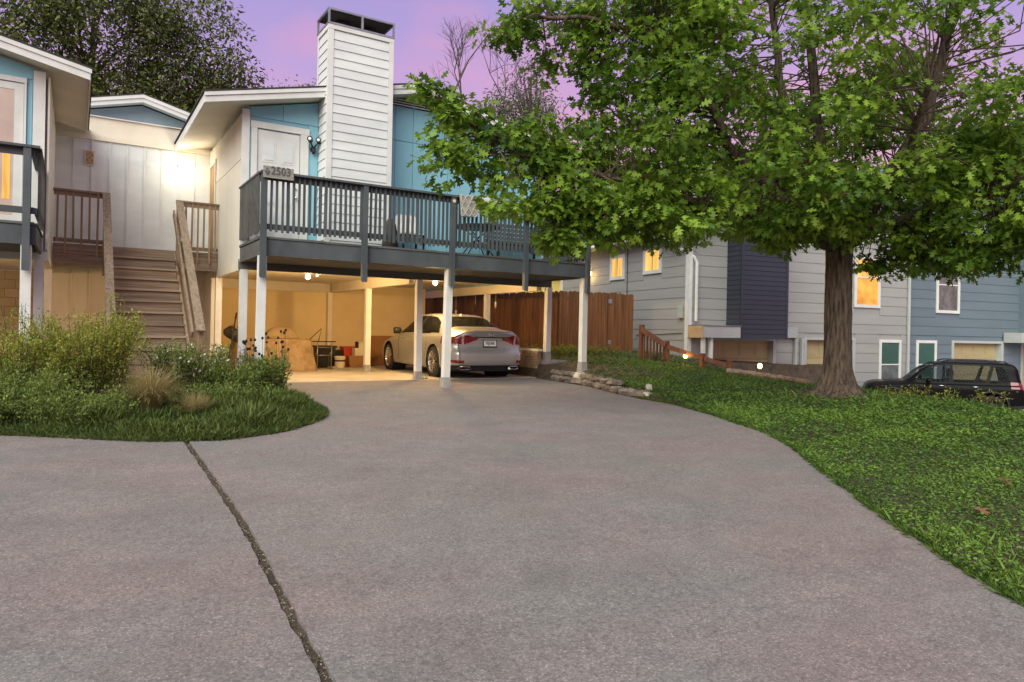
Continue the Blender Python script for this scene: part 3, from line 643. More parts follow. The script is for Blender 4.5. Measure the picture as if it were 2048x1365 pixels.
# ---------------------------------------------------------------- entry block between the houses
EH = thing('entry_building', 'white board and batten entry wall with blue grey gable behind the stairs', 'building', (-1.5, 5.5, 0))
box('wall', -3.1, 0.1, 5.52, 5.7, 0, 5.46, 'cream_paint', EH)
n = 9
for i in range(n):
    x0 = -3.0 + i * 3.0 / n; x1 = x0 + 3.0 / n
    box('siding_board', x0 + .004, x1 - .004, 5.506, 5.519, 2.62, 4.96, 'white_board', EH)
    box('siding_board', x0 + .004, x1 - .004, 5.506, 5.519, 0.02, 2.58, 'cream_board', EH)
    if i: box('batten', x0 - .014, x0 + .014, 5.488, 5.505, 2.62, 4.96, 'white_paint', EH); box('batten', x0 - .014, x0 + .014, 5.488, 5.505, .02, 2.58, 'cream_paint', EH)
box('trim_board', -3.0, 0, 5.47, 5.518, 4.965, 5.075, 'cream_paint', EH)
box('upper_wall', -3.0, 0, 5.49, 5.518, 5.078, 5.46, 'cream_paint', EH)
prism_o('flat_roof', [(-3.0, 5.46), (0, 5.46), (0, 5.48), (-3.0, 5.48)], 5.45, 9.2, 'white_paint', EH)
GY = 9.0
def gtop(x): return 7.11 - .26 * abs(x + 1.15)
prism_o('gable_wall', [(-4, 5.2), (2.0, 5.2), (2.0, gtop(2) - .2), (-1.15, 6.9), (-4, gtop(-4) - .2)], GY + .35, GY + .45, 'grey_blue', EH)
for a, b in ((-4, -1.15), (-1.15, 2.0)):
    prism_o('fascia', [(a, gtop(a) - .2), (b, gtop(b) - .2), (b, gtop(b) - .003), (a, gtop(a) - .003)], GY, GY + .03, 'white_paint', EH)
    prism_o('drip_board', [(a, gtop(a) - .09), (b, gtop(b) - .09), (b, gtop(b)), (a, gtop(a))], GY - .03, GY - .002, 'white_paint', EH)
    prism_o('roof', [(a, gtop(a) + .002), (b, gtop(b) + .002), (b, gtop(b) + .03), (a, gtop(a) + .03)], GY - .04, GY + 6, 'roof_shingle', EH)
    prism_o('soffit', [(a, gtop(a) - .17), (b, gtop(b) - .17), (b, gtop(b) - .15), (a, gtop(a) - .15)], GY + .032, GY + .349, 'white_paint', EH)
box('cover_strip', -1.17, -1.13, GY + .335, GY + .349, 5.3, 6.9, 'grey_blue', EH)
# wall lamp in the entry
WLp = thing('wall_lamp', 'brightly glowing jar lamp on the white entry wall', 'lamp', (-.6, 5.45, 4.5))
V, F = lathe([(.0, 0), (.05, 0), (.05, .02), (.0, .021)], 14); mesh('back_plate', V, F, 'metal_galv', WLp, M=Matrix.Translation((-.68, 5.487, 4.60)) @ Matrix.Rotation(R(90), 4, 'X'))
tube('arm', [(-.68, 5.47, 4.60), (-.66, 5.40, 4.63), (-.60, 5.38, 4.62)], .012, 'metal_galv', WLp)
V, F = lathe([(.02, .06), (.045, .05), (.055, 0), (.05, -.06), (.02, -.10)], 14, (-.58, 5.38, 4.56)); mesh('jar', V, F, 'lamp_glow', WLp, smooth=True)
point_light('jar_light', (-.56, 5.02, 4.55), 15, (1, .86, .64), WLp, .06)
pq = thing('wall_plaque', 'small carved brown tile plaque on the white entry wall', 'plaque', (-2.37, 5.48, 4.4))
box('frame', -2.47, -2.28, 5.465, 5.486, 4.41, 4.73, 'cream_paint', pq); box('tile', -2.445, -2.305, 5.455, 5.464, 4.43, 4.71, 'plywood', pq)
for i in range(5):
    for j in range(3):
        if (i + j) % 2: box('relief', -2.44 + j * .045, -2.40 + j * .045, 5.449, 5.4545, 4.44 + i * .054, 4.48 + i * .054, 'wood_weathered', pq)

# ---------------------------------------------------------------- stairs and landing
ST = thing('staircase', 'weathered wooden staircase with railings up to the entry landing', 'staircase', (-1.44, 1.1, 0))
NR = 12; rz_ = 2.6 / NR; ry = (4.18 - 1.1) / NR; SX0, SX1 = -2.0, -.885
for i in range(NR):
    y0 = 1.1 + i * ry; z1 = (i + 1) * rz_
    box('riser', SX0 + .002, SX1 - .002, y0 + .012, y0 + .032, z1 - rz_ + .004, z1 - .042, 'wood_weathered', ST)
    d = rnd.uniform(-.004, .004)
    if i < NR - 1:
        box('tread', SX0 - .01, SX1 + .01, y0 - .028 + d, y0 + .135, z1 - .04, z1, 'wood_tread', ST); box('tread', SX0 - .01, SX1 + .01, y0 + .14, y0 + ry + .010, z1 - .04, z1, 'wood_weathered', ST)
for x in (SX0 - .045, SX1 + .005):
    V = [(x, 1.02, -.02), (x + .04, 1.02, -.02), (x + .04, 4.16, 2.30), (x, 4.16, 2.30), (x, 1.02, .22), (x + .04, 1.02, .22), (x + .04, 4.16, 2.59), (x, 4.16, 2.59)]
    mesh('stringer', V, BOXF, 'wood_weathered_y', ST)
for i in range(9):
    y0 = 4.17 + i * .147; box('floor_board', -2.97, -.02, y0, y0 + .14, 2.56, 2.6, 'wood_weathered', ST)
for x0, x1 in ((-2.97, SX0 - .05), (SX1 + .05, -.02)):
    box('fascia', x0, x1, 4.12, 4.155, 2.40, 2.595, 'wood_weathered', ST); box('fascia', x0, x1, 4.125, 4.158, 2.215, 2.397, 'wood_weathered', ST)
    box('bottom_rail', x0, x1, 4.10, 4.118, 2.62, 2.70, 'wood_weathered', ST)
    box('top_rail', x0 - .01, x1 + .02, 4.05, 4.16, 3.60, 3.64, 'wood_weathered', ST); box('top_rail', x0, x1, 4.08, 4.118, 3.52, 3.598, 'wood_weathered', ST)
    k = 7
    for i in range(k):
        x = x0 + .06 + (x1 - x0 - .12) * i / (k - 1); zb = 2.36 if i % 2 else 2.62
        V = boxv(x - .018, x + .018, 4.058, 4.078 if i % 2 else 4.079, zb, 3.598); t = rnd.uniform(-.012, .012)
        mesh('baluster', [(vx + (t if q > 3 else 0), vy, vz_) for q, (vx, vy, vz_) in enumerate(V)], BOXF, 'wood_upright', ST)
box('post', SX0 - .145, SX0 - .055, 4.04, 4.115, 2.0, 3.6, 'wood_upright', ST); box('post', SX1 + .05, SX1 + .135, 4.04, 4.115, 2.0, 3.6, 'wood_upright', ST)
beam('handrail', (SX0 - .10, .82, .99), (SX0 - .10, 4.06, 3.62), .135, .038, 'wood_weathered_y', ST)
beam('handrail', (SX1 + .10, .82, .965), (SX1 + .10, 4.06, 3.60), .14, .038, 'wood_weathered_y', ST)
beam('inner_rail', (SX1 - .01, .98, .90), (SX1 - .01, 4.0, 3.36), .035, .13, 'wood_weathered_y', ST)
beam('inner_rail', (SX0 - .055, .98, .92), (SX0 - .055, 4.0, 3.37), .035, .10, 'wood_weathered_y', ST)
box('post', SX0 - .145, SX0 - .075, .92, 1.0, -.05, 1.05, 'wood_upright', ST); box('post', SX1 + .06, SX1 + .15, .92, 1.0, -.05, 1.03, 'wood_upright', ST)
pot = thing('flower_pot', 'green plastic flower pot on the entry landing', 'pot', (-.62, 4.5, 2.6))
V, F = lathe([(.08, 0), (.12, .19), (.135, .195), (.135, .235), (.115, .24), (.11, .20), (.0, .2)], 16, (-.62, 4.5, 2.601)); mesh('pot', V, F, 'plastic_green', pot, smooth=False)

# ---------------------------------------------------------------- small things on the houses
fl = thing('flood_light', 'black twin headed flood light between door and chimney', 'lamp', (1.25, 1.6, 4.55))
V, F = lathe([(.0, 0), (.055, 0), (.055, .025), (.02, .03), (.0, .031)], 14); mesh('back_plate', V, F, 'metal_dark', fl, M=Matrix.Translation((1.27, FW - .002, 4.50)) @ Matrix.Rotation(R(90), 4, 'X'))
V, F = lathe([(.0, 0), (.035, 0), (.04, -.10), (.02, -.13), (.0, -.131)], 12, (1.27, 1.60, 4.53)); mesh('sensor', V, F, 'metal_dark', fl, smooth=True)
for dx in (-.09, .075):
    tube('arm', [(1.27, 1.63, 4.52), (1.27 + dx * .6, 1.57, 4.58), (1.27 + dx, 1.54, 4.63)], .014, 'metal_dark', fl)
    Mh = Matrix.Translation((1.27 + dx, 1.53, 4.65)) @ Matrix.Rotation(R(-25), 4, 'Z') @ Matrix.Rotation(R(78), 4, 'X')
    V, F = lathe([(.03, -.06), (.045, -.05), (.055, .05), (.05, .052)], 14); hd = mesh('lamp_head', V, F, 'metal_dark', fl, smooth=False, M=Mh)
    V, F = lathe([(.0, .047), (.028, .046), (.028, .054), (.0, .055)], 14); mesh('lens', V, F, 'plastic_white', hd, M=Mh)
sg = thing('house_number_sign', 'grey carved wooden 2503 number board on the balcony corner', 'sign', (.21, -.15, 3.47))
Ms = Matrix.Translation((-.035, -.165, 3.485)) @ Matrix.Rotation(R(.4), 4, 'Y')
mesh('board', boxv(0, .485, 0, .022, 0, .19), BOXF, 'sign_wood', sg, M=Ms)
text_mesh('numerals', '2503', .185, .006, Ms @ Matrix.Translation((.115, -.004, .028)) @ Matrix.Rotation(R(90), 4, 'X'), 'ink_grey', sg, squash=.87)
star = [(.0, .06), (.03, .062), (.034, .10), (.06, .102), (.062, .075), (.10, .06), (.085, .035), (.06, .0), (.045, .022), (.03, .018), (.02, .04)]
V, F = prism([(.012 + a * .95, .03 + b * 1.25) for a, b in star], -.008, -.001); mesh('state_outline', V, F, 'ink_grey', sg, M=Ms)
def star5(cx, cz, r): return [(cx + (r if k % 2 == 0 else r * .42) * math.sin(k * math.pi / 5), cz + (r if k % 2 == 0 else r * .42) * math.cos(k * math.pi / 5)) for k in range(10)]
V, F = prism(star5(.062, .105, .022), -.012, -.0085); mesh('star', V, F, 'sign_wood', sg, M=Ms)
bd = thing('rail_reflector', 'round cream reflector on the balcony rail post', 'reflector', (3.44, -.13, 3.47)); V, F = lathe([(.0, 0), (.032, 0), (.032, .012), (.0, .014)], 14); mesh('disc', V, F, 'box_cream', bd, M=Matrix.Translation((3.44, -.126, 3.49)) @ Matrix.Rotation(R(90), 4, 'X'))
def cloth(name, x0, x1, zb0, zb1, m, parent, y=-.155, amp=.008):
    V = []; F = []; nx, nz = 14, 12; prof = [(.03, 3.612), (-.07, 3.615)]
    for j in range(nz + 1):
        for i in range(nx + 1):
            t = i / nx; x = x0 + (x1 - x0) * t; zb = zb0 + (zb1 - zb0) * t
            if j == 0: p = (x, .05, 3.50)
            elif j == 1: p = (x, .035, 3.618)
            elif j == 2: p = (x, y + .005, 3.620)
            else:
                s = (j - 2) / (nz - 2); tap = (x - (x0 + x1) / 2) * (-.16 * s); p = (x + tap, y - .004 + amp * math.sin(t * 9 + s * 3) * s - .02 * s, 3.618 + (zb - 3.618) * s)
            V.append(p)
    for j in range(nz):
        for i in range(nx): a = j * (nx + 1) + i; F.append((a, a + 1, a + nx + 2, a + nx + 1))
    o = mesh(name, V, F, m, parent, smooth=True); md = o.modifiers.new('thick', 'SOLIDIFY'); md.thickness = .012; return o
rg = thing('hanging_rug', 'grey rug with white trellis pattern hung over the balcony rail', 'rug', (3.74, -.15, 3.2))
cloth('rug_body', 3.53, 3.95, 3.20, 3.22, 'rug', rg)
mb = MB()
for r_ in range(3):
    for c_ in range(3):
        cx = 3.60 + c_ * .135 + (.0675 if r_ % 2 else 0) - .02; cz = 3.56 - r_ * .135
        pts = []
        for k in range(13):
            a = 2 * math.pi * k / 12; r = .062 * (1 + .22 * math.cos(4 * a)); xx = cx + r * math.sin(a) * .95; zz = cz + r * 1.15 * math.cos(a)
            pts.append((min(max(xx, 3.56), 3.92), -.180 - .018 * (3.6 - zz) / .4, min(max(zz, 3.22), 3.61)))
        mb.tube(pts, .0065, 5)
mb.build('trellis', 'rug_white', rg)
tw = thing('hanging_towel', 'plain white towel draped over the balcony rail under the leaves', 'towel', (4.3, -.15, 3.4)); cloth('towel_body', 4.02, 4.60, 3.39, 3.45, 'rug_white', tw)
pc = thing('patio_chair', 'white moulded plastic chair behind the balcony balusters', 'chair', (3.05, 1.05, 2.54))
V, F = prism([(2.82, 2.96), (3.28, 2.96), (3.30, 3.30), (3.22, 3.36), (2.88, 3.36), (2.80, 3.30)], 1.22, 1.245); mesh('backrest', V, F, 'plastic_white', pc)
box('seat', 2.80, 3.30, .80, 1.22, 2.93, 2.958, 'plastic_white', pc)
for x in (2.82, 3.25):
    for y in (.82, 1.19): box('leg', x, x + .035, y, y + .035, 2.54, 2.928, 'black_plastic', pc)
bg_ = thing('grill_bag', 'dark slumped bag standing beside the white plastic chair', 'bag', (2.66, 1.1, 2.54))
V, F = lathe([(.13, 0), (.16, .1), (.15, .35), (.11, .55), (.06, .66), (.0, .68)], 14, (2.62, .98, 2.541)); mesh('bag_body', V, F, 'canvas_dark', bg_, smooth=True)
pt = thing('patio_table', 'dark metal patio table with crossed legs on the balcony', 'table', (4.4, .85, 2.54))
V, F = lathe([(.0, 0), (.48, 0), (.48, .03), (.0, .031)], 28, (4.45, .8, 3.18)); mesh('table_top', V, F, 'metal_dark', pt)
for a in range(4):
    dx, dy = math.cos(a * math.pi / 2 + .6), math.sin(a * math.pi / 2 + .6); tube('leg', [(4.45 + dx * .42, .8 + dy * .42, 2.555), (4.45 + dx * .15, .8 + dy * .15, 2.85), (4.45 - dx * .1, .8 - dy * .1, 3.02), (4.45 - dx * .3, .8 - dy * .3, 3.178)], .012, 'metal_dark', pt)
bn = thing('garden_bench', 'dark slatted bench behind the balcony rail under the oak branch', 'bench', (5.6, 1.1, 2.54))
for i in range(5): box('back_slat', 4.95, 6.3, 1.30, 1.325, 2.98 + i * .09, 3.05 + i * .09, 'slate_paint', bn)
for i in range(4): box('seat_slat', 4.95, 6.3, .86 + i * .11, .95 + i * .11, 2.93, 2.955, 'slate_paint', bn)
for x in (5.0, 6.2):
    box('leg', x, x + .05, .88, .93, 2.541, 2.928, 'slate_paint', bn); box('leg', x, x + .05, 1.327, 1.37, 2.541, 3.42, 'slate_paint', bn)
pl = thing('planter_box', 'maroon wooden planter box on the balcony rail', 'planter', (5.09, -.1, 3.2))
box('box', 4.98, 5.28, -.20, -.128, 3.26, 3.42, 'maroon', pl); box('stripe', 4.985, 5.275, -.204, -.2005, 3.355, 3.38, 'rug_white', pl); box('box_rim', 4.975, 5.285, -.205, -.127, 3.425, 3.50, 'maroon', pl)

# ---------------------------------------------------------------- things kept in the carport
def drape(name, x0, x1, y0, y1, h, m, parent, seed, flare=.12, nz=10, nu=72):
    r = np.random.default_rng(seed); V = []; F = []; ph = r.uniform(0, 6, 6)
    def ring(u, s):
        # rounded rectangle outline
        a = 2 * math.pi * u; cx, cy = (x0 + x1) / 2, (y0 + y1) / 2; hx, hy = (x1 - x0) / 2, (y1 - y0) / 2
        c, sn_ = math.cos(a), math.sin(a); k = (abs(c) ** 6 + abs(sn_) ** 6) ** (-1 / 6)
        fold = sum(math.sin((7 + 4 * q) * a + ph[q]) / (q + 1.5) for q in range(4))
        e = 1 + flare * s + .075 * fold * s * (.35 + .65 * s)
        return (cx + hx * c * k * e, cy + hy * sn_ * k * e)
    for j in range(nz + 1):
        s = j / nz; z = .02 + h * (1 - s) + (.015 * math.sin(9 * s) if 0 < s < 1 else 0)
        for i in range(nu):
            x, y = ring(i / nu, s); V.append((x, y, z + (.012 * math.sin(i * .9 + seed) if j == 0 else 0)))
        if j:
            for i in range(nu): F.append(((j - 1) * nu + i, (j - 1) * nu + (i + 1) % nu, j * nu + (i + 1) % nu, j * nu + i))
    V.append(((x0 + x1) / 2, (y0 + y1) / 2, h + .05)); F += [((i + 1) % nu, i, len(V) - 1) for i in range(nu)]
    return mesh(name, V, F, m, parent, smooth=True)
t = thing('covered_table', 'long table draped in brown burlap on the carport floor', 'table', (1.5, 5.2, .012))
drape('burlap_cover', .55, 2.30, 4.95, 5.75, .74, 'burlap', t, 3)
t = thing('pop_up_tent', 'tan folded canvas hump resting on the burlap covered table', 'canvas', (1.7, 5.5, .78))
V = []; F = []
for j in range(9):
    for i in range(17):
        u = i / 16 * 2 - 1; v = j / 8 * 2 - 1; z = .80 + .27 * max(0, 1 - abs(u) ** 2.6) * max(0, 1 - abs(v) ** 2.4) - (.05 if u > .5 else 0) * (u - .5); V.append((1.65 + u * .45, 5.45 + v * .22, z))
for j in range(8):
    for i in range(16): F.append((j * 17 + i, j * 17 + i + 1, j * 17 + i + 18, j * 17 + i + 17))
mesh('canvas_cover', V, F, 'canvas_tan', t, smooth=True)
t = thing('duffel_bag', 'dark brown duffel bag slung beside the post on the burlap table', 'bag', (.55, 5.0, .75))
V = []; F = []
for i in range(13):
    a = i / 12; x = .28 + a * .42
    for k in range(12):
        b = 2 * math.pi * k / 12; rr = .15 * (max(.0, math.sin(math.pi * min(max(a, .04), .96))) ** .5) * (1 + .12 * math.sin(3 * b + 9 * a)); V.append((x, 5.0 + rr * math.cos(b), .93 + rr * 1.1 * math.sin(b) - .1 * a))
    if i: F += [((i - 1) * 12 + k, (i - 1) * 12 + (k + 1) % 12, i * 12 + (k + 1) % 12, i * 12 + k) for k in range(12)]
mesh('bag_body', V, F, 'canvas_dark', t, smooth=True); tube('strap', [(.36, 4.9, 1.05), (.5, 4.84, 1.1), (.62, 4.9, .98)], .016, 'canvas_tan', t)
t = thing('garden_pole', 'thin black pole leaning against the carport post', 'pole', (.2, 4.6, .012)); tube('shaft', [(.26, 4.55, .014), (.40, 4.72, .7), (.52, 4.88, 1.32)], .014, 'metal_dark', t); tube('grip', [(.50, 4.855, 1.22), (.53, 4.89, 1.36)], .02, 'black_plastic', t)
t = thing('waste_bin', 'black plastic waste bin with a rim beside the burlap table', 'bin', (3.03, 6.45, .012))
V = [(2.83, 6.28, .014), (3.22, 6.28, .014), (3.22, 6.62, .014), (2.83, 6.62, .014), (2.79, 6.24, .54), (3.27, 6.24, .54), (3.27, 6.66, .54), (2.79, 6.66, .54)]
mesh('bin_body', V, BOXF, 'black_plastic', t); box('rim', 2.765, 3.295, 6.215, 6.685, .542, .59, 'black_plastic', t)
t = thing('folding_chair', 'bent metal tube folding chair frame in front of the black bin', 'chair', (2.85, 5.9, .012))
for dx in (0, .36):
    x = 2.62 + dx
    tube('side_tube', [(x, 5.70, .02), (x + .01, 5.72, .40), (x + .02, 5.74, .70)], .012, 'metal_tube', t, n=6)
    tube('leg', [(x + .02, 6.02, .02), (x + .02, 5.98, .30), (x + .02, 5.80, .44)], .012, 'metal_tube', t, n=6)
tube('cross_tube', [(2.62, 5.715, .36), (2.98, 5.715, .36)], .01, 'metal_tube', t, n=6); tube('cross_tube', [(2.62, 5.73, .56), (2.99, 5.73, .56)], .01, 'metal_tube', t, n=6)
tube('arm_tube', [(2.25, 5.74, .705), (3.10, 5.74, .712)], .013, 'metal_dark', t, n=6); tube('brace', [(2.40, 5.76, .72), (2.74, 5.78, 1.04), (2.66, 5.76, .70)], .011, 'metal_dark', t, n=6)
V = [(2.60, 5.72, .33), (3.0, 5.72, .33), (3.0, 5.98, .31), (2.60, 5.98, .31)]; mesh('seat', [(x, y, z + d) for d in (0, .02) for x, y, z in V], BOXF, 'black_plastic', t)
t = thing('paint_bucket', 'white paint bucket with a red brown band on the carport floor', 'bucket', (3.33, 6.1, .012))
V, F = lathe([(.125, .0), (.135, .24), (.145, .25), (.145, .30), (.13, .31), (.0, .3)], 20, (3.34, 6.12, .014)); mesh('bucket_body', V, F, 'box_cream', t, smooth=False)
V, F = lathe([(.1335, .17), (.1345, .215)], 20, (3.34, 6.12, .014)); mesh('label_band', V, F[:-2], 'maroon', t)
t = thing('black_crate', 'small black crate beside the red storage tub', 'crate', (3.55, 6.95, .012)); box('crate_body', 3.42, 3.62, 6.82, 7.05, .014, .43, 'black_plastic', t); box('crate_rim', 3.41, 3.63, 6.81, 7.06, .431, .46, 'black_plastic', t)
t = thing('red_tub', 'bright red storage tub against the carport back wall', 'tub', (3.8, 6.9, .012))
V = [(3.68, 6.78, .014), (3.94, 6.78, .014), (3.94, 7.02, .014), (3.68, 7.02, .014), (3.65, 6.75, .52), (3.98, 6.75, .52), (3.98, 7.05, .52), (3.65, 7.05, .52)]; mesh('tub_body', V, BOXF, 'plastic_red', t); box('lid', 3.63, 4.0, 6.73, 7.07, .522, .56, 'plastic_red', t)
t = thing('cardboard_box', 'low flat brown cardboard box leaning out on the carport floor', 'box', (4.0, 6.5, .012))
V = [(3.72, 6.40, .014), (4.18, 6.32, .014), (4.20, 6.62, .014), (3.74, 6.70, .014), (3.68, 6.40, .32), (4.18, 6.32, .32), (4.20, 6.62, .32), (3.70, 6.70, .32)]; mesh('box_body', V, BOXF, 'cardboard', t)
t = thing('storage_box', 'lower cream storage box stacked on the brown cardboard', 'box', (4.0, 6.5, .33)); mesh('box_body', boxv(3.84, 4.19, 6.38, 6.62, .322, .53), BOXF, 'box_cream', t)
t = thing('storage_box', 'upper cream storage box with a dark strap on the stack', 'box', (4.05, 6.55, .54)); mesh('box_body', boxv(3.93, 4.19, 6.40, 6.63, .532, .69), BOXF, 'box_cream', t); box('strap', 3.925, 3.945, 6.395, 6.635, .531, .70, 'metal_dark', t)
t = thing('brown_panel', 'wide brown board standing against the wall behind the sedan', 'board', (5.0, 7.1, .012)); V = [(4.40, 7.05, .014), (6.1, 7.05, .014), (6.1, 7.08, .014), (4.40, 7.08, .014), (4.40, 7.14, .86), (6.1, 7.14, .86), (6.1, 7.17, .86), (4.40, 7.17, .86)]; mesh('board_face', V, BOXF, 'cardboard', t)
t = thing('rag', 'crumpled yellow rag lying by the chair feet', 'rag', (3.05, 5.95, .012))
V, F = lathe([(.17, 0), (.13, .03), (.05, .055), (.0, .05)], 14, (3.06, 5.86, .014)); V = [(x + .03 * math.sin(9 * y), y, z + (.012 * math.sin(17 * x) if z > .02 else 0)) for x, y, z in V]; mesh('rag_cloth', V, F, 'straw' if False else 'canvas_tan', t, smooth=True)
def wind_chime(x, y, z, drop, label, m):
    t = thing('wind_chime', label, 'ornament', (x, y, z - drop)); tube('cord', [(x, y, z), (x, y, z - drop * .5)], .005, 'box_cream', t, n=4)
    V, F = lathe([(.004, 0), (.03, -.04), (.022, -drop * .25), (.03, -drop * .3), (.005, -drop * .5)], 10, (x, y, z - drop * .5)); mesh('pendant', V, F, m, t, smooth=True)
wind_chime(6.71, 3.85, 2.028, .38, 'white teardrop ornament hanging from the carport beam', 'plastic_white')
wind_chime(6.71, 4.95, 2.028, .50, 'dark twisted wind chime hanging beside the carport beam post', 'metal_dark')
wind_chime(6.71, 6.1, 2.028, .75, 'long pale cord ornament hanging near the carport back wall', 'box_cream')

# ---------------------------------------------------------------- low brick wall, concrete block, edging stones
bwall = thing('brick_wall', 'low tan brick wall at the open side of the carport', 'wall', (6.62, 3.0, .012))
core = box('mortar_core', 6.615, 6.70, 1.69, 4.24, .0, .60, 'mortar', bwall)
me = bpy.data.meshes.new('brick'); me.from_pydata(boxv(0, .1, 0, .19, 0, .057), [], BOXF); me.materials.append(MAT['brick'])
for r_ in range(9):
    y = 1.70 - (.1 if r_ % 2 else 0)
    while y < 4.2:
        a = max(y, 1.695); s = (min(y + .19, 4.23) - a) / .19
        if s > .2: piece(me, 'brick', Matrix.Translation((6.60 + rnd.uniform(-.004, .002), a, .014 + r_ * .0665)) @ Matrix.Diagonal((1.02, s, 1, 1)), core)
        y += .2
box('coping', 6.59, 6.72, 1.66, 4.24, .612, .66, 'cream_paint', bwall)
cb = thing('concrete_block', 'pale concrete footing block under the carport corner post', 'block', (6.95, 1.8, 0)); mesh('block_body', [(6.72, 1.54, -.1), (7.38, 1.54, -.1), (7.38, 2.05, -.1), (6.72, 2.05, -.1), (6.72, 1.545, .395), (7.36, 1.545, .395), (7.36, 2.05, .395), (6.73, 2.05, .395)], BOXF, 'concrete', cb)
def stone_mesh(seed, s):
    r = random.Random(seed); V = []; F = []; nu, nv = 9, 5; ph = [r.uniform(0, 6.3) for _ in range(6)]
    for j in range(nv + 1):
        b = -math.pi / 2 + math.pi * j / nv
        for i in range(nu):
            a = 2 * math.pi * i / nu; c, sn_ = math.cos(a), math.sin(a); k = (abs(c) ** 4 + abs(sn_) ** 4) ** (-.25); kb = (abs(math.cos(b)) ** 4 + abs(math.sin(b)) ** 4) ** (-.25)
            d = 1 + .10 * math.sin(3 * a + ph[0]) + .08 * math.sin(2 * b * 2 + ph[1]) + .07 * math.sin(5 * a + ph[2] + 3 * b) + r.uniform(-.05, .05)
            V.append((s[0] * c * k * math.cos(b) * kb * d, s[1] * sn_ * k * math.cos(b) * kb * d, s[2] * math.sin(b) * kb * d))
        if j: F += [((j - 1) * nu + i, (j - 1) * nu + (i + 1) % nu, j * nu + (i + 1) % nu, j * nu + i) for i in range(nu)]
    return V, F
def stone_thing(loc, s, rz, m, label, seed):
    V, F = stone_mesh(seed, s); o = mesh('edging_stone', V, F, m, M=Matrix.Translation(loc) @ Matrix.Rotation(rz, 4, 'Z'))
    tag(o, label, 'stone', 'rough stones edging the driveway below the lawn')
line = [(6.52, .95), (6.50, .55), (6.47, .15), (6.44, -.28), (6.36, -.75), (6.22, -1.2), (6.08, -1.62), (5.98, -2.02), (5.93, -2.4), (5.92, -2.75)]
seed = 1
for lay in range(2):
    for i in range(len(line) - 1):
        if lay and i > 6: continue
        a, b = line[i], line[i + 1]; mx_, my_ = (a[0] + b[0]) / 2 + (.10 if lay else .0) + .05, (a[1] + b[1]) / 2 + (.2 if lay else 0)
        ang = math.atan2(b[1] - a[1], b[0] - a[0]); L = math.hypot(b[0] - a[0], b[1] - a[1])
        hz = .075 if lay == 0 else .062
        z = float(drive_z(my_)) + hz - .02 if lay == 0 else float(drive_z(my_)) + .11 + hz
        stone_thing((mx_, my_, z), (L * .53, .13, hz), ang + rnd.uniform(-.1, .1), 'stone', 'rough brown ' + ('lower' if lay == 0 else 'upper') + ' course stone edging the driveway by the lawn', seed); seed += 1
stone_thing((6.22, -2.50, .07), (.055, .06, .085), .9, 'stone_pale', 'pale pointed stone standing upright at the lawn corner', 71)
stone_thing((5.98, -2.72, .0), (.10, .07, .045), .2, 'stone_pale', 'pale flat stone lying at the end of the stone edging', 72)
stone_thing((6.75, .28, .16), (.16, .14, .07), .2, 'stone_pale', 'squarish pale stone block supporting the balcony end post', 73)
stone_thing((6.62, .02, .10), (.17, .16, .12), .1, 'stone_pale', 'large pale stone under the balcony end post', 74)

# ---------------------------------------------------------------- brown fence with gate
def fence_run(name, label, a, b, z0, z1, group, parts=()):
    L = math.hypot(b[0] - a[0], b[1] - a[1]); ang = math.atan2(b[1] - a[1], b[0] - a[0])
    t = thing(name, label, 'fence', (a[0], a[1], z0), ang, group); WMLOCAL[t.name] = True
    n = int(L / .139); hgt = z1 - z0
    me = bpy.data.meshes.new('picket'); P = [(0, 0), (.138, 0), (.138, hgt - .035), (.108, hgt), (.03, hgt), (0, hgt - .035)]
    V, F = prism(P, -.01, .01); me.from_pydata(V, [], F); me.materials.append(MAT['fence_wood'])
    for i in range(n):
        piece(me, 'picket', Matrix.Translation((i * L / n, rnd.uniform(-.003, .003), rnd.uniform(-.015, .015))) @ Matrix.Rotation(rnd.uniform(-.006, .006), 4, 'Y'), t, True)
    for z in (.3, 1.0, 1.5):
        box('rail', 0, L, .012, .05, z, z + .085, 'fence_wood', t)
    for x in np.arange(0, L + .1, 2.4): box('post', min(x, L - .09), min(x, L - .09) + .09, .052, .14, -.3, hgt - .05, 'fence_wood', t)
    return t, L
ft, L = fence_run('fence', 'warm lit brown picket fence running back beside the carport', (7.62, 9.6), (8.72, 3.90), .44, 2.19, 'brown picket fences')
ft, L = fence_run('fence', 'dark brown picket fence with gate between carport and grey house', (8.74, 3.86), (11.25, 3.66), .46, 2.21, 'brown picket fences')
fence_run('fence', 'plain brown picket fence closing the yard behind the carport', (-1.0, 10.4), (7.95, 9.72), .40, 2.15, 'brown picket fences')
for zz in (.28, 1.45):
    box('gate_hinge', 1.62, 1.74, -.03, -.013, zz, zz + .12, 'metal_galv', ft)
box('gate_gap', 1.60, 1.612, -.014, -.0112, .05, 1.70, 'black_hole', ft)

# ---------------------------------------------------------------- brown stair rail, path lights, logs near the neighbour
sr = thing('stair_rail', 'brown wooden stair rail stepping down beside the grey house', 'railing', (9.6, 1.2, .4))
pp = [((9.53, 1.38), 1.29, .1), ((9.78, .75), .90, -.1), ((10.33, .10), .62, -.2), ((10.66, -.45), .47, -.2)]
for (x, y), zt, zb in pp: box('post', x - .05, x + .05, y - .05, y + .05, zb, zt, 'rail_wood', sr)
def rail(a, b, dz, w=.04, h=.13): beam('rail', (a[0][0], a[0][1], a[1] - dz), (b[0][0], b[0][1], b[1] - dz), w, h, 'rail_wood', sr)
beam('rail', (9.47, 1.36, 1.19), (9.72, .73, .79), .04, .13, 'rail_wood', sr)
beam('rail', (9.74, .68, .76), (10.28, .04, .50), .04, .11, 'rail_wood', sr); beam('rail', (10.31, .02, .50), (10.64, -.51, .33), .04, .10, 'rail_wood', sr)
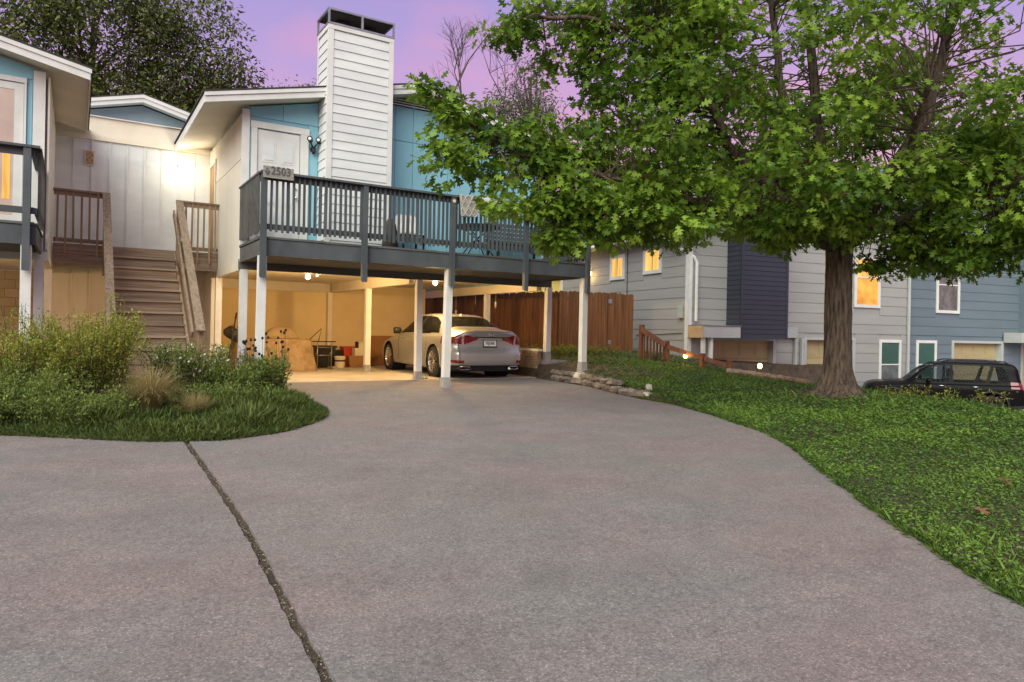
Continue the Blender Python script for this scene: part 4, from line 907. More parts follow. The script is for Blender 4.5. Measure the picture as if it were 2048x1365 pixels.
for i in range(7):
    t_ = (i + .7) / 7.6; x = 9.50 + .25 * t_ + .02; y = 1.36 - .63 * t_; box('baluster', x - .018, x + .018, y - .018, y + .018, .1, 1.24 - .40 * t_, 'rail_wood', sr)
def path_light(x, y, label):
    z = float(terrain(x, y)); t = thing('path_light', label, 'lamp', (x, y, z))
    tube('stake', [(x, y, z - .05), (x, y, z + .20)], .012, 'metal_dark', t, n=6)
    V, F = lathe([(.03, 0), (.05, .03), (.055, .08), (.03, .12)], 12, (x, y, z + .19)); mesh('globe', V, F, 'lamp_glow_small', t, smooth=True)
    V, F = lathe([(.0, .04), (.075, .0), (.075, -.012), (.0, -.01)][::-1], 12, (x, y, z + .325)); mesh('cap', V, F, 'metal_dark', t)
    point_light('globe_light', (x - .05, y - .12, z + .24), 2.2, (1, .62, .18), t, .05)
path_light(10.05, .38, 'small glowing path light near the foot of the stair rail')
path_light(11.25, -.85, 'small glowing path light in front of the garage door')
for i, (x, y) in enumerate(((10.62, -.62), (10.84, -.86), (11.02, -1.1), (11.16, -1.35), (11.2, -1.7), (11.12, -2.1))):
    z = float(terrain(x, y)); a = -.9 if i < 4 else -1.75
    d = Vector((math.cos(a), math.sin(a), -.05)) * .17
    V, F = tubev([Vector((x, y, z + .05)) - d, Vector((x, y, z + .05)) + d], .075, 9); tag(mesh('log_edging', V, F, 'wood_weathered', smooth=False), 'short log laid along the top edge of the lawn near the garages', 'log', 'logs edging the lawn top')

# ---------------------------------------------------------------- grey house and blue house next door
NH = thing('house', 'grey lap sided house with navy chimney bay and tan garage doors', 'house', (11.847, 2.08, -.064), R(-8.9), scale=1.06); WMLOCAL[NH.name] = True
BH = thing('house', 'slate blue lap sided house adjoining the grey one behind the black car', 'house', (11.847, 2.08, -.064), R(-8.9), scale=1.06); WMLOCAL[BH.name] = True
EX = .283
def lap(parent, x0, x1, z0, z1, m, y=0, holes=(), ex=EX, name='siding_board', t=.016, axis='x'):
    """overlapping boards on a wall facing -y (axis x) or -x (axis y), cut round the holes"""
    k = 0
    z = z0
    while z < z1 - .01:
        zt = min(z + ex, z1); spans = [(x0, x1)]
        for hx0, hx1, hz0, hz1 in holes:
            if hz0 < zt - .02 and hz1 > z + .02:
                ns = []
                for a, b in spans:
                    if hx1 <= a or hx0 >= b: ns.append((a, b)); continue
                    if hx0 > a: ns.append((a, hx0))
                    if hx1 < b: ns.append((hx1, b))
                spans = ns
        for a, b in spans:
            if b - a < .02: continue
            pr = [(y - t, z), (y, z), (y, zt - .005), (y - t * .35, zt - .005)]
            if axis == 'x': V = [(a, p, q) for p, q in pr] + [(b, p, q) for p, q in pr]
            else: V = [(p, a, q) for p, q in pr] + [(p, b, q) for p, q in pr]
            F = [(0, 1, 2, 3), (7, 6, 5, 4), (0, 4, 5, 1), (1, 5, 6, 2), (2, 6, 7, 3), (3, 7, 4, 0)]
            mesh(name, V, F, m, parent)
        z += ex
def window(parent, x0, x1, z0, z1, glass, y=0, axis='x', mid=None, vert=False, fw=.09, frame='white_paint'):
    def bx(nm, a, b, c, d, ya, yb, m, par):
        return box(nm, a, b, ya, yb, c, d, m, par) if axis == 'x' else box(nm, ya, yb, a, b, c, d, m, par)
    f = MB()
    def fb(a, b, c, d, ya, yb):
        f.box(a, b, ya, yb, c, d) if axis == 'x' else f.box(ya, yb, a, b, c, d)
    fb(x0, x0 + fw, z0, z1, y - .035, y + .0); fb(x1 - fw, x1, z0, z1, y - .035, y); fb(x0 + fw, x1 - fw, z0, z0 + fw, y - .034, y); fb(x0 + fw, x1 - fw, z1 - fw, z1, y - .034, y)
    w = f.build('window', frame, parent)
    zs = [z0 + fw, z1 - fw] if mid is None else [z0 + fw, mid, z1 - fw]
    if vert:
        xm = (x0 + x1) / 2
        for a, b in ((x0 + fw, xm - .012), (xm + .012, x1 - fw)): bx('pane', a, b, z0 + fw, z1 - fw, y - .012, y - .004, glass[0], w)
        bx('mullion', xm - .012, xm + .012, z0 + fw, z1 - fw, y - .022, y - .003, 'wood_upright', w)
    else:
        for i in range(len(zs) - 1): bx('pane', x0 + fw, x1 - fw, zs[i] + (.018 if i else 0), zs[i + 1] - (.018 if i < len(zs) - 2 else 0), y - .012 - .004 * i, y - .004 - .003 * i, glass[i % len(glass)], w)
        if mid is not None: bx('sash_bar', x0 + fw, x1 - fw, mid - .018, mid + .018, y - .028, y - .003, frame, w)
    return w
def garage(parent, x0, x1, z0, z1, rows, cols, y=.0, depth=.22):
    bx_ = MB(); bx_.box(x0 - .10, x0, y - .03, y + depth, z0, z1 + .08); bx_.box(x1, x1 + .10, y - .03, y + depth, z0, z1 + .08); bx_.box(x0, x1, y - .029, y + depth, z1, z1 + .078); bx_.build('garage_frame', 'trim_grey', parent)
    d = box('garage_door', x0, x1, y + depth - .04, y + depth, z0, z1 - .002, 'garage_tan', parent)
    ph, pw = (z1 - z0) / rows, (x1 - x0) / cols
    for r_ in range(rows):
        for c_ in range(cols):
            a, b, c, e_ = x0 + c_ * pw + .05, x0 + (c_ + 1) * pw - .05, z0 + r_ * ph + .06, z0 + (r_ + 1) * ph - .06
            mb = MB(); mb.box(a, b, y + depth - .048, y + depth - .041, c, e_); mb.box(a + .05, b - .05, y + depth - .056, y + depth - .0485, c + .05, e_ - .05); mb.build('door_panel', 'garage_tan', d)
    for r_ in range(1, rows): box('door_seam', x0, x1, y + depth - .0435, y + depth - .0405, z0 + r_ * ph - .006, z0 + r_ * ph + .006, 'mortar', d)
GZ = -1.085
# walls behind the boards
box('wall', .01, 8.14, .30, .42, GZ, 6.0, 'grey_siding', NH)
for a, b, c, d in ((.01, .62, GZ, 1.0), (2.92, 4.0, GZ, 1.0), (5.93, 8.14, GZ, 1.0), (.01, 8.14, 1.0, 6.0)): box('wall', a, b, .003, .299, c, d, 'grey_siding', NH)
box('wall', .003, .15, .42, 9.0, -.2, 3.72, 'grey_siding', NH)
hs = [(5.85, 6.92, 1.95, 3.47), (6.90, 7.84, -.6, 1.04), (.58, 2.97, GZ, 1.02), (3.96, 5.97, GZ, 1.08)]
lap(NH, .10, 8.08, -1.08, 5.9, 'grey_siding', 0, hs)
ws = [(1.20, 2.10, 2.76, 3.52), (3.12, 3.95, 2.70, 3.46)]
lap(NH, .02, 9.0, .06, 3.70, 'grey_siding', 0, ws, axis='y')
box('corner_board', -.022, .098, -.03, -.0, -.3, 5.9, 'white_paint', NH); box('corner_board', -.03, -.018, -.03, .10, -.3, 3.7, 'white_paint', NH)
for a, b, c, d in ws: window(NH, a, b, c, d, ['glass_lit'], -.012, 'y', vert=True, fw=.10)
window(NH, 5.86, 6.91, 1.96, 3.46, ['glass_lit_orange', 'glass_lit'], -.012, mid=2.85)
window(NH, 6.91, 7.83, -.55, 1.03, ['glass_dim', 'glass_green'], -.012, mid=.28)
garage(NH, .69, 2.85, GZ, .93, 4, 4); garage(NH, 4.07, 5.85, GZ, .98, 4, 3)
# eave, gutter, roof
box('soffit', -.40, .02, -.4, 9.3, 3.72, 3.745, 'white_paint', NH)
V, F = tubev([(-.44, -.45, 3.74), (-.44, 9.3, 3.74)], .065, 8); mesh('gutter', V, F, 'white_paint', NH, smooth=True)
V = [(-.42, -.45, 3.80), (4.1, -.45, 5.6), (4.1, 9.3, 5.6), (-.42, 9.3, 3.80)]; mesh('roof', [(x, y, z + d) for d in (0, .06) for x, y, z in V], BOXF, 'roof_slate_blue', NH)
V = [(4.1, -.45, 5.6), (8.6, -.45, 4.9), (8.6, 9.3, 4.9), (4.1, 9.3, 5.6)]; mesh('roof', [(x, y, z + d) for d in (0, .06) for x, y, z in V], BOXF, 'roof_slate_blue', NH)
tube('downspout', [(-.42, .55, 3.68), (-.40, .45, 3.55), (.14, -.03, 3.10), (.20, -.07, 2.95), (.20, -.07, 1.42)], .042, 'white_paint', NH, n=6, smooth=False)
tube('conduit', [(-.03, 2.95, 3.7), (-.03, 2.95, 1.6)], .012, 'metal_dark', NH, n=5); tube('conduit', [(-.03, .2, 1.10), (-.03, 1.2, 1.06), (-.03, 2.4, 1.02)], .009, 'metal_dark', NH, n=5)
box('meter_box', -.10, -.025, .16, .32, 1.50, 1.85, 'trim_grey', NH)
# navy bay
bay = box('chimney_bay', 1.24, 2.79, -.575, .0, .99, 5.9, 'navy_siding', NH)
lap(bay, 1.30, 2.73, .99, 5.2, 'navy_siding', -.578, ex=.128, t=.014)
lap(bay, -.55, -.02, .99, 5.2, 'navy_siding', 1.237, ex=.128, t=.014, axis='y')
box('corner_board', 1.222, 1.30, -.598, -.578, .985, 5.3, 'navy_siding', bay); box('corner_board', 2.73, 2.81, -.598, -.578, .985, 5.3, 'navy_siding', bay)
box('canopy_beam', .0, 1.20, -.62, -.05, 1.0, 1.29, 'trim_grey', NH); box('beam_end', -.018, -.002, -.63, -.03, .99, 1.30, 'plywood', NH); box('flashing', -.02, 1.21, -.64, -.03, 1.302, 1.318, 'metal_galv', NH)
for x in (.06, .30): box('canopy_post', x, x + .085, -.55, -.465, -.9, .998, 'white_paint', NH)
box('lintel', 2.83, 3.62, -.14, -.02, 1.03, 1.32, 'trim_grey', NH)
for x in (3.56, 3.80): box('downspout', x, x + .07, -.12, -.04, GZ, 1.03, 'trim_grey', NH)
tube('downspout', [(8.10, -.06, 5.5), (8.10, -.06, GZ)], .05, 'trim_grey', NH, n=6, smooth=False)
# rear porch wing seen over the fence
box('porch_wall', -1.35, -.02, 7.3, 7.45, 0, 3.3, 'wall_lamplight', NH); box('porch_post', -.12, -.02, 7.20, 7.298, .3, 3.3, 'cream_paint', NH); box('porch_beam', -1.4, .0, 7.18, 7.298, 2.95, 3.3, 'cream_paint', NH)
wl = thing('wall_lamp', 'small amber wall lamp on the grey house beside the balcony', 'lamp', (10.41, 4.6, 3.0)); WMLOCAL[wl.name] = False
Mn = WM[NH.name]
def npt(x, y, z): return Mn @ Vector((x, y, z))
V, F = lathe([(.02, .08), (.05, .06), (.06, 0), (.04, -.07), (.01, -.09)], 12, npt(-.12, 5.1, 3.0)); mesh('shade', V, F, 'lamp_glow_small', wl, smooth=True); tube('bracket', [npt(-.02, 5.1, 3.1), npt(-.12, 5.1, 3.12), npt(-.12, 5.1, 3.07)], .012, 'metal_dark', wl, n=6)
point_light('shade_light', npt(-.24, 5.15, 2.95), 9, (1, .62, .2), wl)
# blue house
box('wall', 8.15, 16, .30, .42, GZ, 6.0, 'blue_siding', BH)
for a, b, c, d in ((8.15, 10.05, GZ, 1.0), (12.6, 13.5, GZ, 1.0), (15.0, 16, GZ, 1), (8.15, 16, 1.0, 6.0)): box('wall', a, b, .003, .299, c, d, 'blue_siding', BH)
hb = [(9.33, 10.42, 1.88, 3.40), (8.48, 9.40, -.6, 1.04), (10.1, 12.6, GZ, 1.04), (13.5, 15.1, GZ, 1.0)]
lap(BH, 8.17, 16, -1.08, 5.9, 'blue_siding', 0, hb)
window(BH, 9.34, 10.41, 1.89, 3.39, ['glass_dim', 'glass_dim'], -.012, mid=2.78)
window(BH, 8.49, 9.39, -.55, 1.03, ['glass_green', 'glass_green'], -.012, mid=.28)
garage(BH, 10.2, 12.5, GZ, .96, 4, 4); garage(BH, 13.6, 15.0, GZ, .9, 4, 3)
bay = box('chimney_bay', 13.35, 15.0, -.575, .0, 1.35, 5.9, 'blue_siding', BH); lap(bay, 13.43, 14.9, 1.35, 5.2, 'blue_siding', -.578, ex=.128, t=.014); box('corner_board', 13.33, 13.43, -.6, -.578, 1.35, 5.3, 'trim_grey', bay)
box('canopy_beam', 12.55, 15, -.62, -.05, 1.0, 1.33, 'trim_grey', BH); box('canopy_post', 13.3, 13.4, -.55, -.45, GZ, .998, 'white_paint', BH)
V = [(8.2, -.45, 5.0), (12.2, -.45, 6.6), (12.2, 9.3, 6.6), (8.2, 9.3, 5.0)]; mesh('roof', [(x, y, z + d) for d in (0.93, .99) for x, y, z in V], BOXF, 'roof_slate_blue', BH)
V = [(12.2, -.45, 6.6), (16.4, -.45, 5.0), (16.4, 9.3, 5.0), (12.2, 9.3, 6.6)]; mesh('roof', [(x, y, z + d) for d in (0.93, .99) for x, y, z in V], BOXF, 'roof_slate_blue', BH)

# ---------------------------------------------------------------- cars
def hermite(xk, yk, xq):
    xk = np.asarray(xk, float); yk = np.asarray(yk, float); sl = np.diff(yk) / np.diff(xk); m = np.zeros(len(xk)); m[0] = sl[0]; m[-1] = sl[-1]
    for i in range(1, len(xk) - 1): m[i] = 0 if sl[i - 1] * sl[i] <= 0 else 2 * sl[i - 1] * sl[i] / (sl[i - 1] + sl[i])
    i = np.clip(np.searchsorted(xk, xq) - 1, 0, len(xk) - 2); h = xk[i + 1] - xk[i]; t = (xq - xk[i]) / h
    return (2 * t ** 3 - 3 * t ** 2 + 1) * yk[i] + (t ** 3 - 2 * t ** 2 + t) * h * m[i] + (-2 * t ** 3 + 3 * t ** 2) * yk[i + 1] + (t ** 3 - t ** 2) * h * m[i + 1]
def car_body(spec, ny=240, ns=12):
    K = spec['keys']; yk = [k[0] for k in K]
    L = yk[-1]; ys = np.linspace(0, L, ny)
    ys = np.unique(np.concatenate([ys, np.linspace(0, .5, 60), np.linspace(L - .5, L, 30)]))
    w, zb, zs, zc, wr = [hermite(yk, [k[i] for k in K], ys) for i in range(1, 6)]
    rings = []
    for i in range(len(ys)):
        t = max(zc[i] - zs[i], .01); g_ = min(1, t / .42); g_ = g_ * g_ * (3 - 2 * g_)
        W = w[i]; lerp = lambda a, b: a + (b - a) * g_
        P = [(0, zb[i]), (.78 * W, zb[i]), (W - .045, zb[i] + .02), (W - .012, zb[i] + .10), (W - .002, zb[i] + .55 * (zs[i] - zb[i])), (W - .004, zs[i] - .17), (W - .03, zs[i] - .05), (lerp(W - .10, W - .085), zs[i]),
             (lerp(W * .80, W - .16), zs[i] + .36 * t), (lerp(W * .68, wr[i] + .055), zs[i] + .80 * t), (lerp(W * .5, wr[i] - .02), zs[i] + .955 * t), (W * .32, zs[i] + .992 * t), (0, zc[i])]
        P = np.array(P); s = np.arange(len(P)); q = np.linspace(0, len(P) - 1, (len(P) - 1) * ns // 2 + 1)
        rings.append(np.stack([hermite(s, P[:, 0], q), hermite(s, P[:, 1], q)], 1))
    Rg = np.array(rings); m = Rg.shape[1]
    X = np.concatenate([Rg[:, :, 0], -Rg[:, ::-1, 0][:, 1:]], 1); Z = np.concatenate([Rg[:, :, 1], Rg[:, ::-1, 1][:, 1:]], 1); Y = np.repeat(ys[:, None], X.shape[1], 1)
    nq = X.shape[1]; V = np.stack([X, Y, Z], 2).reshape(-1, 3)
    idx = np.arange(len(V)).reshape(len(ys), nq)
    F = np.stack([idx[:-1, :-1], idx[1:, :-1], idx[1:, 1:], idx[:-1, 1:]], 2).reshape(-1, 4)
    V = V.tolist(); F = F.tolist()
    for row, flip in ((0, False), (len(ys) - 1, True)):       # end caps as fine grids
        nc = 60; cap = []
        for j in range(m):
            xx, yy, zz = Rg[row, j, 0], ys[row], Rg[row, j, 1]
            r_ = [idx[row, j]]
            for c in range(1, nc): V.append([xx - 2 * xx * c / nc, yy, zz]); r_.append(len(V) - 1)
            r_.append(idx[row, nq - 1 - j]); cap.append(r_)
        for j in range(m - 1):
            for c in range(nc):
                f = [cap[j][c], cap[j][c + 1], cap[j + 1][c + 1], cap[j + 1][c]]
                F.append(f[::-1] if flip else f)
    V = np.array(V, float); V = spec['deform'](V)
    return V, F
def emit(name, V, F, sel, m, parent, off=0, N=None, smooth=True):
    ids = np.where(sel)[0]
    if len(ids) == 0: return None
    Fa = np.array(F)[ids]; u, inv = np.unique(Fa, return_inverse=True); VV = V[u] + (N[u] * off if off else 0)
    return mesh(name, VV.tolist(), inv.reshape(-1, 4).tolist(), m, parent, smooth=smooth)
def car_normals(V, F):
    Fa = np.array(F); n = np.cross(V[Fa[:, 2]] - V[Fa[:, 0]], V[Fa[:, 3]] - V[Fa[:, 1]]); N = np.zeros_like(V)
    for k in range(4): np.add.at(N, Fa[:, k], n)
    return N / np.maximum(np.linalg.norm(N, axis=1, keepdims=True), 1e-9)
def wheel(parent, x, y, r, width, side, spokes, rimm='metal_chrome'):
    """side -1 left, +1 right"""
    Mw = Matrix.Translation((x, y, r)) @ Matrix.Rotation(R(90) * side, 4, 'Y')
    h = width / 2
    V, F = lathe([(r * .70, -h), (r * .93, -h), (r, -h * .75), (r, h * .75), (r * .93, h), (r * .72, h), (r * .70, h * .6)], 40); F = F[:-2]
    ty = mesh('tyre', V, F, 'tyre', parent, smooth=True, M=Mw, local=True)
    def sub(nm, V, F, mm, sm=True):
        me_ = mesh(nm, V, F, mm, ty, smooth=sm, M=Matrix.Identity(4), local=True); return me_
    V, F = lathe([(.0, -h * .4), (r * .70, -h * .4), (r * .70, h * .2)], 36); sub('wheel_well_disc', V, F, 'metal_dark')
    V, F = lathe([(r * .66, h * .1), (r * .70, h * .92), (r * .735, h * .98), (r * .735, h * .80), (r * .70, h * .1)], 40); F = F[:-2]; sub('rim', V, F, rimm)
    mb = MB()
    for k in range(spokes):
        for da in (-.10, .10):
            a = 2 * math.pi * k / spokes; a0 = a + da * .4; a1 = a + da * 1.1
            p0 = (r * .10 * math.cos(a0), r * .10 * math.sin(a0), h * .74); p1 = (r * .70 * math.cos(a1), r * .70 * math.sin(a1), h * .86)
            mb.beam(p0, p1, r * .065, h * .16, (0, 0, 1))
    sub('spokes', mb.V, mb.F, rimm, False)
    V, F = lathe([(r * .17, h * .5), (r * .16, h * .86), (r * .10, h * .92), (.0, h * .93)], 18); sub('hub_cap', V, F, rimm)
    return ty
def arch_ring(parent, x, y, zc_, r, m, side, wd=.03, a0=-8, a1=188):
    pts = [(x, y + r * math.cos(R(a)), zc_ + r * math.sin(R(a))) for a in np.linspace(a0, a1, 30)]; tube('wheel_arch', pts, wd, m, parent, n=6)
def well(parent, side, w, y, zc_, r):
    V, F = lathe([(r, 0), (r, .34), (.0, .34)], 28); V = [v for v in V]
    F = F[:-2] if False else F[1:] if False else F
    F = [f for f in F if len(f) == 4]
    mesh('wheel_well', V, F, 'black_hole', parent, M=Matrix.Translation((side * (w - .02), y, zc_)) @ Matrix.Rotation(R(-90) * side, 4, 'Y'), local=True)
# silver sedan: y runs from rear bumper to nose
CAR = thing('sedan', 'silver sedan parked in the lit carport, rear towards the driveway', 'car', (5.10, 1.23, .012), R(-1.9)); WMLOCAL[CAR.name] = True
#        y     w     zb   zs    zc    wr
SK = [(0.00, .74, .17, .90, .985, .45), (.03, .79, .17, .925, 1.03, .45), (.10, .845, .17, .94, 1.062, .47), (.22, .885, .17, .945, 1.075, .50), (.45, .908, .18, .95, 1.09, .52), (.72, .915, .19, .955, 1.12, .53), (1.0, .918, .20, .955, 1.225, .53), (1.35, .92, .19, .955, 1.35, .545),
      (1.75, .92, .19, .95, 1.425, .56), (2.15, .92, .19, .945, 1.448, .57), (2.6, .92, .19, .94, 1.43, .57), (2.95, .92, .19, .935, 1.35, .56), (3.3, .92, .19, .93, 1.19, .55), (3.62, .918, .20, .90, 1.02, .52), (4.0, .912, .21, .84, .945, .50), (4.4, .885, .22, .76, .87, .46), (4.68, .81, .25, .68, .78, .4), (4.80, .70, .29, .60, .68, .35), (4.85, .56, .34, .54, .58, .3)]
def sedan_deform(V):
    z = V[:, 2]; y = V[:, 1]; k = np.clip(1 - y / .55, 0, 1) ** 1.0
    prof = np.interp(z, [.18, .27, .31, .36, .52, .585, .605, .64, .70, .84, .90, .955, 1.0, 1.05, 1.08], [.16, .10, .03, .005, .0, .004, .035, .055, .085, .085, .07, .035, .008, .0, .03])
    V[:, 1] = y + prof * k + .10 * k * (np.abs(V[:, 0]) / .9) ** 3
    return V
Vc, Fc = car_body(dict(keys=SK, deform=sedan_deform)); Nc = car_normals(Vc, Fc)
cen = Vc[np.array(Fc)].mean(1); fn = Nc[np.array(Fc)].mean(1); cx_, cy_, cz_ = cen.T; ax_ = np.abs(cx_)
RAX, FAX, WR = 1.10, 3.95, .345
arch = ((np.hypot(cy_ - RAX, cz_ - .35) < .40) | (np.hypot(cy_ - FAX, cz_ - .35) < .40)) & (ax_ > .60) & (cz_ < .78)
side_glass_poly = [(.98, .985), (1.28, 1.235), (1.55, 1.335), (1.95, 1.385), (2.45, 1.375), (2.80, 1.30), (3.12, 1.165), (3.42, 1.0), (3.30, .965), (2.2, .975)]
glass_side = in_poly(cy_, cz_, side_glass_poly) & (ax_ > .5) & (np.abs(fn[:, 0]) > .45)
pillar = glass_side & (np.abs(cy_ - 2.12 - (cz_ - 1.2) * -.15) < .055)
zr_at = np.interp(cy_, [k[0] for k in SK], [k[4] for k in SK])
rear_glass = (cy_ > .80) & (cy_ < 1.45) & (cz_ > zr_at - .09) & (ax_ < .60 + .0 * cy_ - .11 * (cy_ - .8)) & (fn[:, 2] > .3) & (cz_ > 1.06)
front_glass = (cy_ > 2.85) & (cy_ < 3.55) & (cz_ > zr_at - .08) & (ax_ < .62) & (fn[:, 2] > .3)
lampz0 = np.interp(ax_, [.28, .55, .95], [.865, .765, .755]); lampz1 = np.interp(ax_, [.28, .55, .95], [.885, .945, .975])
tail = (cy_ < .66) & (ax_ > .30) & (cz_ > lampz0) & (cz_ < lampz1) & (fn[:, 2] < .6)
tail_c = tail & (np.abs(ax_ - .64) < .022) & (cy_ < .4)
diff = (cy_ < .5) & (cz_ < .315) | (cz_ < .245) & (cy_ < .7)
refl = (cy_ < .45) & (ax_ > .64) & (cz_ > .375) & (cz_ < .41) & ~diff
seam = ((cy_ < .5) & (np.abs(cz_ - .607) < .007) & (ax_ < .56)) | ((cy_ < .35) & (np.abs(cz_ - .905) < .012) & (ax_ < .40))
dseam = ((np.abs(cy_ - (1.52 + np.clip(cz_ - .6, 0, 1) * -.25)) < .006) | (np.abs(cy_ - 2.16) < .006) | (np.abs(cy_ - 3.22) < .006)) & (cz_ > .3) & (cz_ < .96) & (ax_ > .8)
gone = arch
parts = [('rear_window', rear_glass, 'car_glass'), ('windscreen', front_glass, 'car_glass')]
used = glass_side | rear_glass | front_glass | tail | diff | refl | seam | dseam | gone
emit('body', Vc, Fc, ~used, 'car_silver', CAR)
emit('panel_gap', Vc, Fc, (seam | dseam) & ~gone & ~tail & ~diff & ~refl, 'black_hole', CAR)
for s in (-1, 1):
    sm = cx_ * s > 0
    emit('side_window', Vc, Fc, glass_side & ~pillar & sm & (cy_ > 2.1), 'sedan_glass', CAR); emit('side_window', Vc, Fc, glass_side & ~pillar & sm & (cy_ <= 2.1), 'sedan_glass', CAR)
    emit('door_pillar', Vc, Fc, pillar & sm, 'black_plastic', CAR)
    tl = emit('tail_light', Vc, Fc, tail & ~tail_c & sm, 'tail_red', CAR, .004, Nc); emit('reverse_lens', Vc, Fc, tail_c & sm, 'tail_clear', tl, .005, Nc)
    emit('reflector', Vc, Fc, refl & sm, 'tail_red', CAR, .003, Nc)
emit('rear_window', Vc, Fc, rear_glass, 'sedan_glass', CAR); emit('windscreen', Vc, Fc, front_glass, 'sedan_glass', CAR); emit('diffuser', Vc, Fc, diff & ~gone, 'black_plastic', CAR)
for s in (-1, 1):
    for y in (RAX, FAX):
        wheel(CAR, s * .80, y, WR, .22, s, 10); well(CAR, s, .905, y, .35, .40); arch_ring(CAR, s * .905, y, .35, .402, 'car_silver', s, .014)
    ex_ = [(s * .45, .075, .22), (s * .50, .065, .275), (s * .70, .085, .28), (s * .76, .12, .245), (s * .68, .09, .21), (s * .45, .075, .22)]
    tube('exhaust_trim', ex_, .012, 'metal_chrome', CAR, n=6)
    mr_ = [(.93, 3.10, .98), (1.0, 3.05, 1.03)]
    V, F = stone_mesh(5, (.10, .06, .075)); mesh('mirror', V, F, 'black_plastic', CAR, smooth=True, M=Matrix.Translation((s * 1.00, 3.10, 1.02)), local=True)
    V = [(s * .92, y, z) for y, z in ((1.62, .80), (1.80, .80), (1.80, .83), (1.62, .83))]
    for y in (1.66, 2.75):
        tube('door_handle', [(s * .915, y, .835), (s * .948, y + .04, .84), (s * .948, y + .15, .84), (s * .915, y + .19, .835)], .014, 'metal_chrome', CAR, n=6)
    beam('sill_trim', (s * .905, 1.55, .245), (s * .905, 3.5, .245), .02, .03, 'car_silver', CAR)
box('exhaust_hole', -.70, -.48, .10, .14, .225, .268, 'black_hole', CAR); box('exhaust_hole', .48, .70, .10, .14, .225, .268, 'black_hole', CAR)
pltM = Matrix.Translation((0, .078, .70)) @ Matrix.Rotation(R(-6), 4, 'X')
plt_ = mesh('licence_plate', boxv(-.155, .155, -.006, .004, 0, .155), BOXF, 'plate_white', CAR, M=pltM, local=True)
fr = MB(); fr.box(-.168, -.154, -.012, .006, -.012, .167); fr.box(.154, .168, -.012, .006, -.012, .167); fr.box(-.154, .154, -.012, .006, -.012, .014); fr.box(-.154, .154, -.012, .006, .155, .167); mesh('plate_frame', fr.V, fr.F, 'black_plastic', plt_, local=True)
def text_local(name, s, size, M, m, parent, squash=1):
    o = text_mesh(name, s, size, .0015, Matrix.Identity(4), m, None, 'CENTER', squash); o.parent = parent; o.matrix_basis = M; return o
text_local('plate_letters', '9BJE468', .105, Matrix.Translation((0, -.008, .026)) @ Matrix.Rotation(R(90), 4, 'X'), 'ink_dark', plt_, .62)
text_local('badge_letters', 'GS 350', .05, Matrix.Translation((.40, .045, .625)) @ Matrix.Rotation(R(90), 4, 'X'), 'metal_chrome', CAR, 1.1)
pts = [(.060 * math.cos(a), .012, .962 + .042 * math.sin(a)) for a in np.linspace(0, 2 * math.pi, 25)]; tube('emblem', pts, .008, 'metal_chrome', CAR, n=6)
tube('emblem', [(.025, .012, .985), (-.02, .016, .935), (.035, .016, .94)], .007, 'metal_chrome', CAR, n=6)
V, F = prism([(0, 0), (.10, 0), (.03, .055), (.0, .06)], -.012, .012); mesh('roof_antenna', [(v[1], v[0], v[2]) for v in V], F, 'plastic_white', CAR, M=Matrix.Translation((0, 1.55, 1.385)), local=True)

# black SUV: y runs from rear bumper to nose
SUV = thing('suv', 'black sport utility car with roof rails parked by the garages', 'car', (20.02, -2.64, -1.118), R(34.6), scale=.9); WMLOCAL[SUV.name] = True
UK = [(0.0, .80, .42, 1.02, 1.62, .62), (.04, .86, .36, 1.05, 1.67, .64), (.15, .91, .33, 1.06, 1.71, .65), (.5, .935, .30, 1.06, 1.735, .66), (1.0, .94, .28, 1.055, 1.745, .665), (1.8, .94, .28, 1.05, 1.745, .665), (2.35, .94, .28, 1.045, 1.71, .655), (2.75, .94, .28, 1.04, 1.52, .645), (3.1, .935, .28, 1.03, 1.22, .63), (3.25, .93, .28, 1.01, 1.10, .62), (3.7, .925, .29, .97, 1.06, .60), (4.1, .90, .32, .93, 1.02, .56), (4.28, .84, .36, .88, .96, .5), (4.36, .74, .42, .80, .86, .45), (4.39, .62, .46, .72, .76, .4)]
def suv_deform(V):
    k = np.clip(1 - V[:, 1] / .6, 0, 1); V[:, 1] += k * np.interp(V[:, 2], [.3, .45, .62, .75, 1.05, 1.7], [.06, .0, .0, .05, .08, .26]); return V
Vs, Fs = car_body(dict(keys=UK, deform=suv_deform), 170); Ns = car_normals(Vs, Fs); Fa = np.array(Fs); ce = Vs[Fa].mean(1); fs = Ns[Fa].mean(1); sx_, sy_, sz_ = ce.T; sa = np.abs(sx_)
RA, FA = .92, 3.59
arch = ((np.hypot(sy_ - RA, sz_ - .40) < .44) | (np.hypot(sy_ - FA, sz_ - .40) < .44)) & (sa > .6) & (sz_ < .86)
gp = [(.42, 1.12), (.55, 1.58), (.9, 1.62), (2.2, 1.62), (2.5, 1.56), (2.78, 1.36), (3.02, 1.10)]
sg_ = in_poly(sy_, sz_, gp) & (sa > .5) & (np.abs(fs[:, 0]) > .4)
pb = sg_ & ((np.abs(sy_ - 1.95) < .04) | (np.abs(sy_ - (1.02 + (sz_ - 1.1) * -.28)) < .05))
zr_s = np.interp(sy_, [k[0] for k in UK], [k[4] for k in UK])
ws_ = (sy_ > 2.42) & (sy_ < 3.12) & (sz_ > zr_s - .09) & (sa < .66) & (fs[:, 2] > .25)
rw = (sy_ < .5) & (sz_ > 1.12) & (sz_ < 1.56) & (sa < .62) & (fs[:, 1] < -.5)
tls = (sy_ < .42) & (sa > .66) & (sz_ > .95) & (sz_ < 1.16) & (np.abs(fs[:, 2]) < .7)
trim = (sz_ < .46) & ~arch
use = arch | sg_ | ws_ | rw | tls | trim
